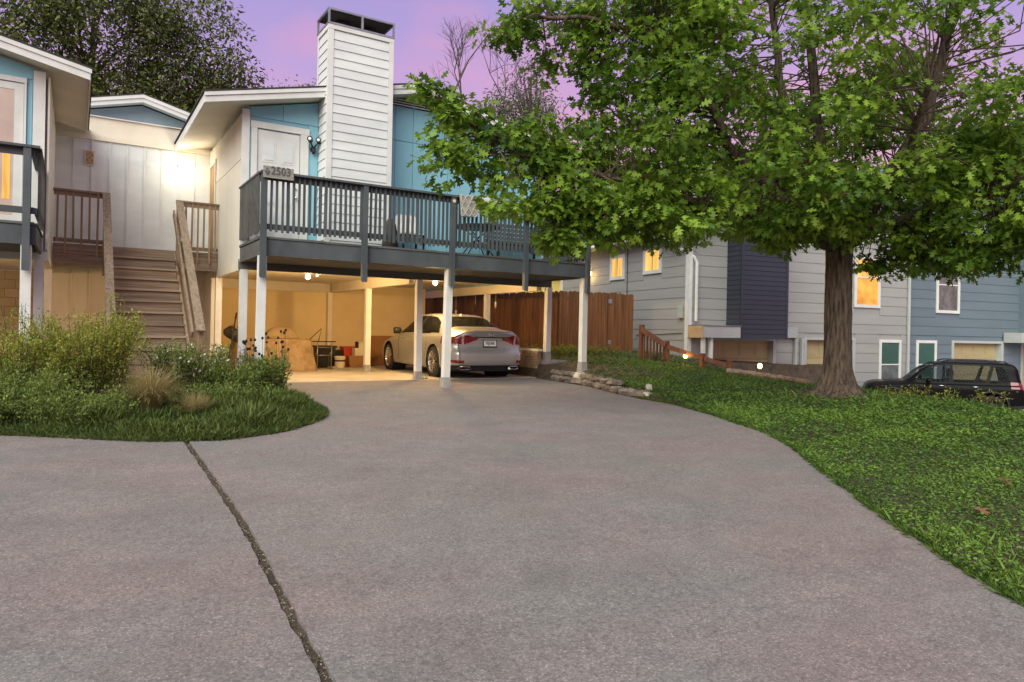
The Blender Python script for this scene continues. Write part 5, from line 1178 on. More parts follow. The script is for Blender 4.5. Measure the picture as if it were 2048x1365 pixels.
emit('body', Vs, Fs, ~use, 'car_black', SUV); emit('lower_cladding', Vs, Fs, trim, 'black_plastic', SUV); emit('windscreen', Vs, Fs, ws_, 'suv_glass', SUV); emit('rear_window', Vs, Fs, rw, 'suv_glass', SUV)
for s in (-1, 1):
    smk = sx_ * s > 0
    emit('side_window', Vs, Fs, sg_ & ~pb & smk & (sy_ > 1.95), 'suv_glass', SUV); emit('side_window', Vs, Fs, sg_ & ~pb & smk & (sy_ <= 1.95) & (sy_ > .95), 'suv_glass', SUV); emit('side_window', Vs, Fs, sg_ & ~pb & smk & (sy_ <= .95), 'suv_glass', SUV)
    emit('door_pillar', Vs, Fs, pb & smk & (sy_ > 1.5), 'car_black', SUV); emit('door_pillar', Vs, Fs, pb & smk & (sy_ <= 1.5), 'car_black', SUV); emit('tail_light', Vs, Fs, tls & smk, 'tail_red', SUV, .004, Ns)
    for y in (RA, FA):
        wheel(SUV, s * .81, y, .36, .23, s, 6, 'metal_dark'); well(SUV, s, .92, y, .40, .44); arch_ring(SUV, s * .93, y, .40, .45, 'black_plastic', s, .035)
    tube('roof_rail', [(s * .60, .45, 1.70), (s * .60, .55, 1.775), (s * .60, 2.0, 1.785), (s * .60, 2.2, 1.73)], .02, 'metal_dark', SUV, n=6)
    V, F = stone_mesh(9, (.11, .06, .085)); mesh('mirror', V, F, 'car_black', SUV, smooth=True, M=Matrix.Translation((s * 1.03, 2.62, 1.12)), local=True)
    for y in (1.25, 2.15): tube('door_handle', [(s * .93, y, .98), (s * .962, y + .03, .985), (s * .962, y + .16, .985), (s * .93, y + .19, .98)], .013, 'metal_chrome', SUV, n=6)
for y in (.8, 1.8): tube('roof_bar', [(-.60, y, 1.785), (.60, y, 1.785)], .016, 'metal_galv', SUV, n=6)
for x in (-.36, .36):
    for y in (1.05, 1.95): box('seat', x - .25, x + .25, y - .06, y + .06, .55, 1.18, 'black_plastic', SUV)
box('dashboard', -.8, .8, 2.75, 3.05, .75, 1.06, 'black_plastic', SUV); box('cabin_floor', -.85, .85, .3, 3.1, .35, .5, 'black_plastic', SUV)
for x in (-.36, .36):
    for y in (1.5, 2.5): box('seat', x - .24, x + .24, y - .06, y + .06, .45, 1.0, 'canvas_tan', CAR); box('headrest', x - .13, x + .13, y - .05, y + .04, 1.02, 1.17, 'canvas_tan', CAR)
box('parcel_shelf', -.62, .62, .85, 1.40, 1.0, 1.03, 'canvas_dark', CAR); box('dashboard', -.75, .75, 3.2, 3.5, .7, .95, 'black_plastic', CAR)
for s in (-1, 1):
    V, F = stone_mesh(12, (.13, .05, .13)); mesh('headrest', V, F, 'black_plastic', SUV, smooth=True, M=Matrix.Translation((s * .36, 1.9, 1.34)), local=True)

# ---------------------------------------------------------------- trees
def crown_leaves(centres, radii, per, size, shape, rg_, tintf, drop=.35, flat=.55):
    n = len(centres); tot = n * per
    C_ = np.repeat(centres, per, 0); Rr = np.repeat(radii, per)
    d = unit(rg_.normal(size=(tot, 3))); rad = Rr * rg_.uniform(.25, 1, tot) ** .6
    off = d * rad[:, None]; off[:, 2] *= flat
    pos = C_ + off
    dirs = unit(d * [1, 1, .5] + rg_.normal(size=(tot, 3)) * .5 + [0, 0, -drop]); nrm = unit(rg_.normal(size=(tot, 3)) * .55 + [0, 0, 1.0] + d * .35)
    sz = size * rg_.uniform(.7, 1.25, tot); tint = tintf(np.repeat(np.arange(n), per), tot)
    return pos, dirs, nrm, sz, tint
def oak():
    T = thing('oak_tree', 'large spreading green oak on the lawn beside the driveway', 'tree', (7.96, -5.05, .14))
    bx_, by_ = 7.95, -5.05
    V = []; F = []; nseg = 26; nu = 22; rg_ = np.random.default_rng(5)
    prof = [(-.15, .62), (.0, .44), (.12, .31), (.3, .25), (.6, .215), (1.2, .205), (1.8, .20), (2.3, .205), (2.6, .23), (2.95, .20)]
    zs_ = np.linspace(-.15, 2.95, nseg); rs = hermite([p[0] for p in prof], [p[1] for p in prof], zs_)
    for j, z in enumerate(zs_):
        for i in range(nu):
            a = 2 * math.pi * i / nu; fl_ = max(0, .5 - z) * .55; r = rs[j] * (1 + .05 * math.sin(3 * a + z) + .035 * math.sin(7 * a + 2.3 * z) + fl_ * math.sin(5 * a + 1) * .8 + rg_.uniform(-.02, .02))
            V.append((bx_ + r * math.cos(a), by_ + r * math.sin(a), z + .12))
        if j: F += [((j - 1) * nu + i, (j - 1) * nu + (i + 1) % nu, j * nu + (i + 1) % nu, j * nu + i) for i in range(nu)]
    mesh('trunk', V, F, 'bark', T, smooth=True)
    limbs = [([(7.95, -5.05, 2.7), (8.2, -5.4, 3.2), (8.4, -5.68, 3.75), (8.65, -6.06, 4.8), (8.74, -6.36, 6.25), (8.8, -6.6, 8.0)], .15, .05),
             ([(7.95, -5.0, 2.75), (7.93, -4.75, 3.5), (7.92, -4.65, 4.4), (7.9, -4.45, 6.2), (7.9, -4.3, 8.4)], .15, .05),
             ([(7.90, -4.95, 2.75), (7.4, -4.85, 3.6), (6.95, -4.8, 4.4), (6.62, -4.8, 5.45), (6.4, -4.8, 7.0)], .12, .04),
             ([(7.85, -5.0, 2.65), (7.0, -4.9, 3.1), (5.8, -4.76, 3.75), (5.14, -4.84, 4.3), (4.29, -4.78, 5.1), (3.3, -4.4, 5.3), (2.3, -4.15, 5.2)], .11, .02),
             ([(7.8, -5.05, 2.55), (6.9, -5.1, 2.72), (5.8, -5.0, 2.8), (4.6, -4.8, 3.0), (3.4, -4.55, 3.2), (2.2, -4.4, 3.3), (1.1, -4.2, 3.9)], .10, .015),
             ([(8.0, -5.15, 2.6), (8.3, -5.8, 2.9), (8.55, -6.5, 3.15), (8.7, -7.4, 3.3), (8.6, -8.3, 3.3)], .11, .03),
             ([(8.0, -5.1, 2.6), (7.6, -5.8, 3.0), (7.1, -6.6, 3.6), (6.5, -7.2, 4.3)], .09, .03),
             ([(8.05, -5.0, 2.7), (9.0, -5.0, 3.4), (10.2, -5.0, 4.2), (11.3, -5.0, 4.8)], .11, .03),
             ([(8.0, -4.95, 2.7), (8.4, -4.0, 3.4), (8.6, -3.0, 4.2)], .10, .03)]
    LP = []
    for pts, r0, r1 in limbs:
        P = [p for p in crom(pts, 5)]; n_ = len(P); P = [p + Vector((rnd.gauss(0, .02), rnd.gauss(0, .02), rnd.gauss(0, .02))) if 0 < i < n_ - 1 else p for i, p in enumerate(P)]
        rr = [r0 + (r1 - r0) * (i / (n_ - 1)) ** .8 for i in range(n_)]; tube('limb', P, rr, 'bark', T, n=9); LP += [tuple(p) for p in P[2:]] + [tuple((p + q) / 2) for p, q in zip(P[2:-1], P[3:])]
    LP = np.array(LP)
    # clump centres
    cs = []; rs_ = []
    def lobe(c, spread, n_, r):
        for _ in range(n_): cs.append(np.array(c) + rg_.normal(size=3) * spread); rs_.append(r * rg_.uniform(.75, 1.2))
    for c in ((.98, -4.15, 4.0), (1.19, -4.28, 3.77), (1.44, -4.32, 3.65), (1.25, -4.32, 3.38), (1.65, -4.33, 3.31), (1.12, -4.35, 3.1), (1.41, -4.42, 2.95), (1.92, -4.38, 3.09), (2.19, -4.43, 2.74), (1.77, -4.52, 2.68), (2.57, -4.31, 3.26), (2.3, -4.4, 3.6), (2.0, -4.3, 3.5)): lobe(c, .10, 3, .26)
    for c in ((2.58, -4.44, 2.46), (2.92, -4.41, 2.2), (3.2, -4.5, 2.55), (3.4, -4.4, 2.9), (2.9, -4.3, 3.3), (3.6, -4.5, 2.4)): lobe(c, .14, 5, .30)
    for c in ((2.0, -4.14, 5.0), (2.35, -4.05, 5.25), (2.6, -4.11, 5.05), (2.55, -4.0, 5.6)): lobe(c, .08, 3, .26)
    for c in ((3.12, -4.06, 4.85), (3.3, -4.1, 5.4), (3.5, -4.2, 5.0)): lobe(c, .14, 5, .30)
    for c in ((2.35, -4.29, 3.36), (2.73, -4.3, 3.48), (3.14, -4.31, 3.47), (2.8, -4.45, 3.07), (3.2, -4.47, 2.85), (3.55, -4.33, 3.39), (2.52, -4.4, 2.91), (2.98, -4.44, 2.56), (3.44, -4.5, 2.53), (3.49, -4.17, 3.97), (3.7, -4.16, 4.5), (3.9, -4.5, 3.0)): lobe(c, .13, 4, .30)
    def ell(c, r, n_, rad, shell=.55):
        d = unit(rg_.normal(size=(n_, 3))); q = rg_.uniform(shell, 1, n_) ** .8; P = np.array(c) + d * q[:, None] * np.array(r)
        for p in P: cs.append(p); rs_.append(rad * rg_.uniform(.75, 1.25))
    ell((4.6, -4.7, 4.0), (1.35, 1.4, 1.35), 120, .34, .3)
    ell((4.3, -4.6, 2.75), (1.3, 1.1, .55), 60, .32, .3)
    ell((4.4, -4.6, 5.6), (1.25, 1.3, 1.1), 80, .34, .3)
    ell((6.2, -5.4, 3.6), (1.5, 1.8, 1.1), 100, .35, .45)
    ell((6.4, -5.2, 5.6), (1.7, 2.1, 1.5), 78, .36, .55)
    ell((7.7, -4.6, 6.8), (3.4, 2.9, 2.2), 100, .44, .7)
    ell((8.7, -6.9, 3.2), (1.5, 1.9, 1.05), 150, .36, .4)
    ell((8.4, -6.8, 5.3), (1.7, 2.0, 1.5), 58, .38, .6)
    ell((9.6, -4.7, 4.6), (2.0, 2.0, 1.6), 85, .40, .6)
    ell((8.3, -3.2, 4.3), (1.6, 1.5, 1.3), 80, .40, .5)
    ell((7.0, -5.0, 2.75), (1.5, 1.1, .28), 60, .30, .2)
    ell((8.9, -6.6, 2.35), (1.2, 1.7, .35), 70, .30, .2)
    ell((6.2, -7.2, 4.6), (1.2, .9, 1.0), 20, .32, .4)
    cs = np.array(cs); rs_ = np.array(rs_)
    keep = cs[:, 2] > 2.12 + .0 * cs[:, 0]; cs = cs[keep]; rs_ = rs_[keep]
    # openings in the crown through which the limbs show
    keep = np.ones(len(cs), bool)
    for a_, b_, rr_ in [((5.77, -4.76, 3.84), (2.26, -7.82, 2.68), 0.42), ((5.14, -4.84, 4.34), (1.89, -7.87, 2.97), 0.30), ((6.66, -4.84, 5.28), (2.77, -7.87, 3.51), 0.40), ((7.59, -4.71, 5.03), (3.31, -7.79, 3.37), 0.42), ((7.93, -4.80, 4.41), (3.51, -7.85, 3.01), 0.36), ((8.36, -5.77, 3.79), (3.76, -8.41, 2.65), 0.36), ((8.55, -6.01, 4.55), (3.87, -8.55, 3.09), 0.40), ((8.73, -6.23, 5.52), (3.97, -8.68, 3.65), 0.40), ((6.23, -4.81, 3.37), (2.52, -7.85, 2.40), 0.30)]:
        a_ = np.array(a_); b_ = np.array(b_); t_ = np.clip(((cs - a_) @ (b_ - a_)) / ((b_ - a_) @ (b_ - a_)), 0, 1); dd = np.linalg.norm(cs - a_ - t_[:, None] * (b_ - a_), axis=1)
        keep &= ~((dd < rr_) & (rg_.uniform(size=len(cs)) < .85))
    cs = cs[keep]; rs_ = rs_[keep]
    clump_t = np.clip(rg_.normal(.44, .30, len(cs)), 0, 1)
    pos, dirs, nrm, sz, tint = crown_leaves(cs, rs_, 46, .124, OAK, rg_, lambda i, n_: np.clip(clump_t[i] + rg_.normal(0, .16, n_), 0, 1))
    # the 300 leaves nearest the camera are single leaves
    dcam = np.linalg.norm(pos - np.array([-2.594, -12.053, 1.07]), axis=1); near = np.argsort(dcam)[:300]; rest = np.ones(len(pos), bool); rest[near] = False
    crown = leaves('crown', pos[rest], dirs[rest], nrm[rest], sz[rest], OAK, 'oak_leaf', T, tint[rest])
    lv = bpy.data.meshes.new('leaf'); z = -.25 * (OAK[:, 1] ** 2 * .6 - np.abs(OAK[:, 0]) * .5); lv.from_pydata(np.stack([OAK[:, 0], OAK[:, 1], z], 1).tolist(), [], [tuple(range(len(OAK)))]); lv.materials.append(MAT['oak_leaf_near'])
    for i in near:
        d = Vector(dirs[i]).normalized(); s = d.cross(Vector(nrm[i])).normalized(); u = s.cross(d)
        Mx = Matrix((s, d, u)).transposed().to_4x4(); Mx.translation = Vector(pos[i]); piece(lv, 'leaf', Mx @ Matrix.Scale(float(sz[i]), 4), crown)
    mb = MB()
    for c in cs:
        j = rg_.choice(np.argsort(np.linalg.norm(LP - c, axis=1) + .6 * np.maximum(0, LP[:, 2] - c[2]))[:7]); a = Vector(LP[j]); b = Vector(c); m_ = (a + b) / 2 + Vector(rg_.normal(size=3) * .10 * (b - a).length) + Vector((0, 0, .05)); mb.tube([a, m_, b], [.013, .009, .004], 4, False)
    mb.build('twigs', 'twig', T)['kind'] = 'stuff'
    pos, dirs, nrm, sz, tint = crown_leaves(np.array([(5.95, -6.2, 2.95), (3.75, -5.2, 3.1)]), np.array([.13, .09]), 16, .11, OAK, rg_, lambda i, n_: np.zeros(n_)); leaves('dead_leaves', pos, dirs, nrm, sz, OAK, 'dead_leaf', T, tint)
oak()
def far_tree(name, label, base, ztop, blobs, leaf, per, nclump, m, bark_, seed, trunk_r=.25, group=None, flat=.8):
    rg_ = np.random.default_rng(seed); T = thing(name, label, 'tree', base, group=group)
    b = Vector(base); top = Vector((base[0], base[1], ztop)); tube('trunk', [b - Vector((0, 0, .3)), b + (top - b) * .35 + Vector((.2, .1, 0)), b + (top - b) * .7, top], [trunk_r, trunk_r * .8, trunk_r * .5, trunk_r * .15], bark_, T, n=9)
    cs = []; rs_ = []; tot = sum(x[2] for x in blobs)
    for c, r, wgt in blobs:
        n_ = max(3, int(nclump * wgt / tot)); d = unit(rg_.normal(size=(n_, 3))); q = rg_.uniform(.15, 1, n_) ** .55; P = np.array(c) + d * q[:, None] * np.array(r)
        cs += list(P); rs_ += list(rg_.uniform(.5, 1.0, n_) * leaf * 5.5)
    cs = np.array(cs); rs_ = np.array(rs_); ct = np.clip(rg_.normal(.4, .25, len(cs)), 0, 1)
    pos, dirs, nrm, sz, tint = crown_leaves(cs, rs_, per, leaf, OVAL, rg_, lambda i, n_: np.clip(ct[i] + rg_.normal(0, .15, n_), 0, 1), flat=flat)
    leaves('crown', pos, dirs, nrm, sz, OVAL, m, T, tint)
    mb = MB()
    for c, r, wgt in blobs:
        s_ = b + (top - b) * rg_.uniform(.35, .7)
        e_ = Vector(c); mid = (s_ + e_) / 2 + Vector((rg_.normal() * .3, rg_.normal() * .3, .2)); mb.tube([s_, mid, e_], [trunk_r * .4, trunk_r * .25, .04], 6, False)
        for k in range(10):
            q = e_ + Vector((rg_.normal() * r[0] * .6, rg_.normal() * r[1] * .6, rg_.normal() * r[2] * .6)); mb.tube([mid, (mid + q) / 2 + Vector((0, 0, .15)), q], [.06, .04, .012], 5, False)
    mb.build('limbs', bark_, T); return T
far_tree('background_tree', 'tall dense dark green tree behind the blue houses', (-2.2, 17.5, .3), 13, [((-5.5, 17.5, 10.5), (3.2, 2.5, 3.0), 3), ((-2.0, 17.6, 11.5), (3.2, 2.5, 3.2), 4), ((1.0, 17.8, 11.2), (2.4, 2.2, 3.0), 3), ((-3.5, 17, 8.0), (3.5, 2.2, 2.0), 3), ((-.5, 17, 8.2), (2.6, 2.0, 2.0), 2), ((1.8, 17.8, 9.4), (1.7, 1.5, 1.5), 1.2)], .17, 46, 1150, 'dark_leaf', 'bark_grey', 21)
far_tree('background_tree', 'small leafy treetop showing above the roof left of the chimney', (5.2, 20, .3), 10.8, [((5.0, 20, 10.7), (1.4, 1.2, .9), 2), ((6.4, 20.2, 11.3), (1.0, 1.0, .8), 1)], .14, 34, 110, 'dark_leaf', 'bark_grey', 22, .18)
far_tree('background_tree', 'sparse olive green tree beyond the roof right of the chimney', (12.6, 12.0, .5), 10.6, [((12.3, 12, 9.6), (1.6, 1.4, 1.5), 3), ((11.4, 12.1, 9.2), (1.2, 1.0, 1.1), 2), ((13.4, 12, 9.6), (1.3, 1.2, 1.5), 2), ((12.9, 12, 11.2), (.9, .9, .9), .8)], .11, 34, 260, 'olive_leaf', 'bark_grey', 23, .17)
def bare_tree(label, base, h, seed, lean=0):
    r = random.Random(seed); T = thing('bare_tree', label, 'tree', base); mb = MB()
    def grow(p, d, L_, rad, lev):
        q = p + d * L_; m_ = (p + q) / 2 + Vector((r.gauss(0, .03), r.gauss(0, .03), 0)) * L_; mb.tube([p, m_, q], [rad, rad * .85, rad * .65], 5, False)
        if lev == 0: return
        for k in range(r.choice((2, 3, 3)) if lev > 1 else 2):
            nd = (d + Vector((r.gauss(0, .42), r.gauss(0, .3), r.gauss(.12, .25)))).normalized(); grow(q, nd, L_ * r.uniform(.55, .85), rad * .6, lev - 1)
        if lev > 1:
            nd = (d + Vector((r.gauss(0, .6), r.gauss(0, .4), .1))).normalized(); grow(m_, nd, L_ * .6, rad * .45, lev - 2)
    b = Vector(base); mb2 = MB(); top = b + Vector((lean, 0, h * .62)); mb2.tube([b - Vector((0, 0, .3)), (b + top) / 2, top], [.14, .10, .06], 8, False); mb2.build('trunk', 'bark_grey', T)
    grow(top, Vector((lean * .1, 0, 1)).normalized(), h * .13, .05, 5); mb.build('branches', 'bark_grey', T)
bare_tree('leafless thin tree standing alone above the roof ridge', (10.3, 13, .5), 13.2, 4)
bare_tree('leafless branching tree behind the sparse olive tree', (12.4, 14, .5), 13.8, 9, .4)

# ---------------------------------------------------------------- lawn and planting bed
def scatter_lawn():
    rg_ = np.random.default_rng(3); N_ = 900000
    # denser towards the camera
    x = rg_.uniform(.9, 12.2, N_); y = rg_.uniform(-14, 3.6, N_)
    dist = np.hypot(x + 2.594, y + 12.053); keep = rg_.uniform(size=N_) < np.clip((6.5 / np.maximum(dist, 1)) ** 1.5, .0, 1) * .85
    x, y, dist = x[keep], y[keep], dist[keep]
    ok = ~in_drive(x, y) & (x < np.interp(y, CREST[:, 0], CREST[:, 1]) + .25) & ~((x < 7.4) & (y > -.2)) & ~((x < 6.75) & (y > -2.9) & (x < 6.0 + .2 * (y + 2.9)))
    ok &= ~((y > 1.0) & (rg_.uniform(size=len(x)) > .35)); ok &= np.hypot(x - 7.95, y + 5.05) > .42
    # only what the view can reach
    fx, fy = .5254, .8509; dp = (x + 2.594) * fx + (y + 12.053) * fy; lt = (x + 2.594) * fy - (y + 12.053) * fx; ok &= (dp > 1) & (lt < dp * 1.0 + 2)
    x, y, dist = x[ok], y[ok], dist[ok]; z = terrain(x, y)
    dz_ = drive_z(y)
    n_ = len(x)
    pn = np.sin(x * 2.1 + 1.3 * np.sin(y * 1.7)) * np.sin(y * 2.6 + 1.1 * np.sin(x * 1.9)) + .6 * np.sin(x * 5.3 + y * 3.1) * np.sin(y * 6.1 - x * 2.2)
    bare = 1.1 * np.exp(-((x - 8.1) ** 2 / 1.1 + (y + 4.8) ** 2 / 1.2)) + .8 * np.exp(-((x - 9.3) ** 2 / .8 + (y + 3.9) ** 2 / 1.6)) + .75 * np.exp(-((x - 10.2) ** 2 / 1.2 + (y + 1.2) ** 2 / 2.5)) + .8 * np.exp(-((x - 7.2) ** 2 / .8 + (y + .6) ** 2 / 1.3))
    k2 = rg_.uniform(size=n_) > bare * .8; x, y, z, pn, dist, bare = x[k2], y[k2], z[k2], pn[k2], dist[k2], bare[k2]; n_ = len(x)
    kind = rg_.uniform(size=n_) < .55
    tint = np.clip(.42 + .30 * pn + rg_.normal(0, .20, n_) - .12 * bare, 0, 1)
    pos = np.stack([x, y, z - .004], 1); az = rg_.uniform(0, 2 * math.pi, n_)
    b = ~kind; nb = b.sum(); h = rg_.uniform(.025, .066, nb) * np.where(rg_.uniform(size=nb) < .05, 1.7, 1) * (1 + .35 * pn[b]) * np.clip(dist[b] / 8, .9, 1.5)
    dirs = np.stack([np.cos(az[b]) * .6, np.sin(az[b]) * .6, rg_.uniform(.5, 1.1, nb)], 1); nr = np.stack([-np.sin(az[b]) * .2, np.cos(az[b]) * .2, np.full(nb, .4)], 1) + rg_.normal(size=(nb, 3)) * .3
    shp = BLADE * [1.5, 1]
    o1 = leaf_verts(pos[b], dirs, nr, h, shp, .5)
    l = kind; nl = l.sum(); p2 = pos[l] + np.stack([np.zeros(nl), np.zeros(nl), rg_.uniform(.01, .05, nl)], 1)
    dirs = np.stack([np.cos(az[l]), np.sin(az[l]), rg_.uniform(-.2, .5, nl)], 1); nr = np.stack([rg_.normal(0, .4, nl), rg_.normal(0, .4, nl), np.ones(nl)], 1)
    shp2 = np.array([(-.2, .1), (.2, .1), (.34, .6), (0, 1), (-.34, .6)]); o2 = leaf_verts(p2, dirs, nr, rg_.uniform(.016, .034, nl) * np.clip(dist[l] / 7, .9, 1.7), shp2, .2)
    lw = fast_mesh('lawn', np.vstack([o1, o2]), 5, 'grass_blade', None, np.concatenate([tint[b], np.clip(tint[l] + .1, 0, 1)]), 'stuff'); tag(lw, 'green lawn of grass and broad leaved weeds beside the driveway')
    return n_
scatter_lawn()
for i, (x, y) in enumerate(((5.55, -7.7), (6.9, -6.2), (3.55, -9.35), (8.0, -6.6), (4.35, -8.2), (2.55, -9.65))):
    z = float(terrain(x, y)) + .055; d = Vector((math.cos(i * 2.1), math.sin(i * 2.1), .1)); V = leaf_verts(np.array([(x, y, z)]), np.array([d]), np.array([(.1, .2, 1.)]), [.13], OAK, .5)
    tag(mesh('fallen_leaf', V.tolist(), [tuple(range(len(OAK)))], 'dead_leaf'), 'brown fallen oak leaf lying on the lawn', 'leaf', 'fallen leaves on the lawn')
def scatter_small():
    rg_ = np.random.default_rng(77)
    # dry grass on the bare earth by the balcony end post
    N_ = 9000; x = rg_.uniform(6.7, 9.6, N_); y = rg_.uniform(-1.6, 3.4, N_); ok = (rg_.uniform(size=N_) < .75) & (x > 6.75 + .1 * y); x, y = x[ok], y[ok]; n_ = len(x); az = rg_.uniform(0, 6.28, n_)
    d = np.stack([np.cos(az), np.sin(az), rg_.uniform(.1, .9, n_)], 1); nr = rg_.normal(size=(n_, 3)) * .5 + [0, 0, .6]
    tag(fast_mesh('dry_grass', leaf_verts(np.stack([x, y, terrain(x, y) - .004], 1), d, nr, rg_.uniform(.04, .10, n_), BLADE * [1.2, 1], .5), 5, 'straw', None, np.clip(rg_.normal(.7, .3, n_), 0, 1), 'stuff'), 'dry straw grass on the bare earth by the balcony end post')
    # grit and weeds in the driveway joint
    N_ = 1500; y = rg_.uniform(-13, -4.3, N_); x = np.interp(y, [-16, -12.5, -9.62, -7.7, -6.2, -4.3], [-2.0, -1.893, -1.812, -1.705, -1.662, -1.63]) + rg_.normal(0, .016, N_)
    az = rg_.uniform(0, 6.28, N_); d = np.stack([np.cos(az), np.sin(az), rg_.uniform(-.2, .8, N_)], 1); z = drive_z(y) - .016
    tag(fast_mesh('joint_grit', leaf_verts(np.stack([x, y, z], 1), d, rg_.normal(size=(N_, 3)) * .5 + [0, 0, .7], rg_.uniform(.005, .014, N_), np.array([(-.3, 0), (.3, 0), (.4, .5), (.1, 1), (-.35, .6)]), .1), 5, 'joint_grit', None, np.clip(rg_.normal(.4, .4, N_), 0, 1), 'stuff'), 'grit and dry weeds caught in the driveway joint')
    # blades spilling over the concrete edges
    E_ = np.array(bedR + [p for p in bedL if p[0] > -5]); 
    for nm, lab, pts, n_, m_, out in (('edge_grass', 'grass blades spilling over the planting bed edge', np.array([p for p in bedL[::-1] if p[0] > -5] + bedR), 7000, 'bed_grass', 1), ('edge_grass', 'grass blades spilling over the lawn side driveway edge', np.array([p for p in edgeR if p[1] < -2.6 and p[1] > -14]), 9000, 'grass_blade', 1)):
        seg = np.diff(pts, axis=0); L_ = np.linalg.norm(seg, axis=1); cum = np.concatenate([[0], np.cumsum(L_)]); q = rg_.uniform(0, cum[-1], n_); i = np.clip(np.searchsorted(cum, q) - 1, 0, len(seg) - 1); t = (q - cum[i]) / L_[i]
        P = pts[i] + seg[i] * t[:, None]; nv = np.stack([seg[i][:, 1], -seg[i][:, 0]], 1) / L_[i][:, None]
        test = in_drive(P[:, 0] + nv[:, 0] * .08, P[:, 1] + nv[:, 1] * .08); nv = np.where(test[:, None], nv, -nv)
        clus = .5 + .5 * np.sin(q * 7.3) * np.sin(q * 3.1 + 1); k = rg_.uniform(size=n_) < .25 + .75 * clus; P, nv, q = P[k], nv[k], q[k]; n2 = len(P)
        P = P - nv * np.abs(rg_.normal(.0, .022, n2))[:, None]; z = drive_z(P[:, 1]) - .012
        d = np.stack([nv[:, 0] * rg_.uniform(-.1, .8, n2) + rg_.normal(0, .4, n2), nv[:, 1] * rg_.uniform(-.1, .8, n2) + rg_.normal(0, .4, n2), rg_.uniform(.35, 1.1, n2)], 1)
        tag(fast_mesh(nm, leaf_verts(np.column_stack([P, z]), d, rg_.normal(size=(n2, 3)) * .4 + [0, 0, .5], rg_.uniform(.03, .085, n2), BLADE * [1.3, 1], .6), 5, m_, None, np.clip(rg_.normal(.42, .25, n2), 0, 1), 'stuff'), lab)
scatter_small()
bedpoly = bedL[::-1][-36:] + bedR
bed_poly = [(-5.5, 1.0)] + [p for p in bedL[::-1] if p[0] > -5.6] + bedR + [(.3, 1.55), (-.8, 1.0), (-.8, 4.0), (-2.1, 4.0), (-2.1, 1.0)]
def scatter_bed():
    rg_ = np.random.default_rng(8); N_ = 190000; x = rg_.uniform(-5.2, .6, N_); y = rg_.uniform(-4.6, 1.2, N_)
    d_edge = np.min(np.hypot(x[:, None] - np.array(bedR + bedL)[None, :, 0], y[:, None] - np.array(bedR + bedL)[None, :, 1]), 1)
    ok = in_poly(x, y, bed_poly) & (rg_.uniform(size=N_) < np.clip(1.25 - d_edge * .35, .25, 1)) & (x > -5); x, y, d_edge = x[ok], y[ok], d_edge[ok]; n_ = len(x)
    pn = np.sin(x * 3.3 + 1.1 * np.sin(y * 2.9)) * np.sin(y * 3.7 + x)
    h = rg_.uniform(.05, .17, n_) * (1 + .55 * pn) * np.clip(.45 + d_edge * 1.6, .45, 1.15); az = rg_.uniform(0, 2 * math.pi, n_)
    pos = np.stack([x, y, terrain(x, y) - .01], 1); dirs = np.stack([np.cos(az) * .6, np.sin(az) * .6, rg_.uniform(.5, 1.2, n_)], 1); nr = rg_.normal(size=(n_, 3)) * .4 + [0, 0, .4]
    tint = np.clip(.36 + .25 * pn + rg_.normal(0, .24, n_), 0, 1)
    tag(fast_mesh('bed_grass', leaf_verts(pos, dirs, nr, h, BLADE * [.9, 1], .55), 5, 'bed_grass', None, tint, 'stuff'), 'loose green grass fringing the rounded planting bed')
scatter_bed()
def stem_plant(name, label, cat, loc, n_st, height, spread, leaf, per, m, seed, shape=OVAL, lean=.35, base_r=.15, flowers=None, fsize=.02, fn_=0, stem_m='twig', group=None, hvar=.35):
    rg_ = np.random.default_rng(seed); z0 = float(terrain(loc[0], loc[1])); T = thing(name, label, cat, (loc[0], loc[1], z0), group=group); mb = MB(); P = []; D = []; tips = []
    for k in range(n_st):
        a = rg_.uniform(0, 2 * math.pi); r0 = base_r * math.sqrt(rg_.uniform()); b = Vector((loc[0] + r0 * math.cos(a), loc[1] + r0 * math.sin(a), z0 - .03)); h = height * rg_.uniform(1 - hvar, 1)
        sp = spread * rg_.uniform(.15, 1) * (1.0 if rg_.uniform() < .8 else .4); e_ = b + Vector((sp * math.cos(a + rg_.normal() * .5), sp * math.sin(a + rg_.normal() * .5), h)); m_ = b + (e_ - b) * .5 + Vector((-(e_ - b).x * .12, -(e_ - b).y * .12, h * .06)); mb.tube([b, m_, e_], [.006, .004, .002], 4, False); tips.append(e_)
        for q in range(per):
            t = rg_.uniform(.12, 1.02) ** .8; p = (b * (1 - t) ** 2 + m_ * 2 * t * (1 - t) + e_ * t * t); off = rg_.normal(size=3) * .05 * spread * (1.2 - t * .5) + rg_.normal(size=3) * .015; P.append(np.array(p) + off); D.append(off * 6 + np.array([0, 0, .25]) + rg_.normal(size=3) * .4)
    mb.build('stems', stem_m, T); P = np.array(P); D = np.array(D); n_ = len(P); P[:, 2] = np.maximum(P[:, 2], z0 + .01)
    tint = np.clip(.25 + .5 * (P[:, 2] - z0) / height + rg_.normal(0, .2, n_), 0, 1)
    leaves('foliage', P, D, rg_.normal(size=(n_, 3)) * .5 + [0, 0, .7], leaf * rg_.uniform(.6, 1.3, n_), shape, m, T, tint)
    if flowers:
        idx = rg_.integers(0, n_, fn_ * 3); idx = idx[P[idx][:, 2] > z0 + height * .35][:fn_]
        F_ = P[idx]; dirs = rg_.normal(size=(len(F_), 3)); V = []
        shp = np.array([(math.cos(q * math.pi / 3), math.sin(q * math.pi / 3)) for q in range(6)]); leaves('flowers', F_, dirs, np.tile([-.4, -.7, .5], (len(F_), 1)) + rg_.normal(size=(len(F_), 3)) * .3, fsize * rg_.uniform(.6, 1.2, len(F_)), shp, flowers, T, np.zeros(len(F_)), 0)
    return T
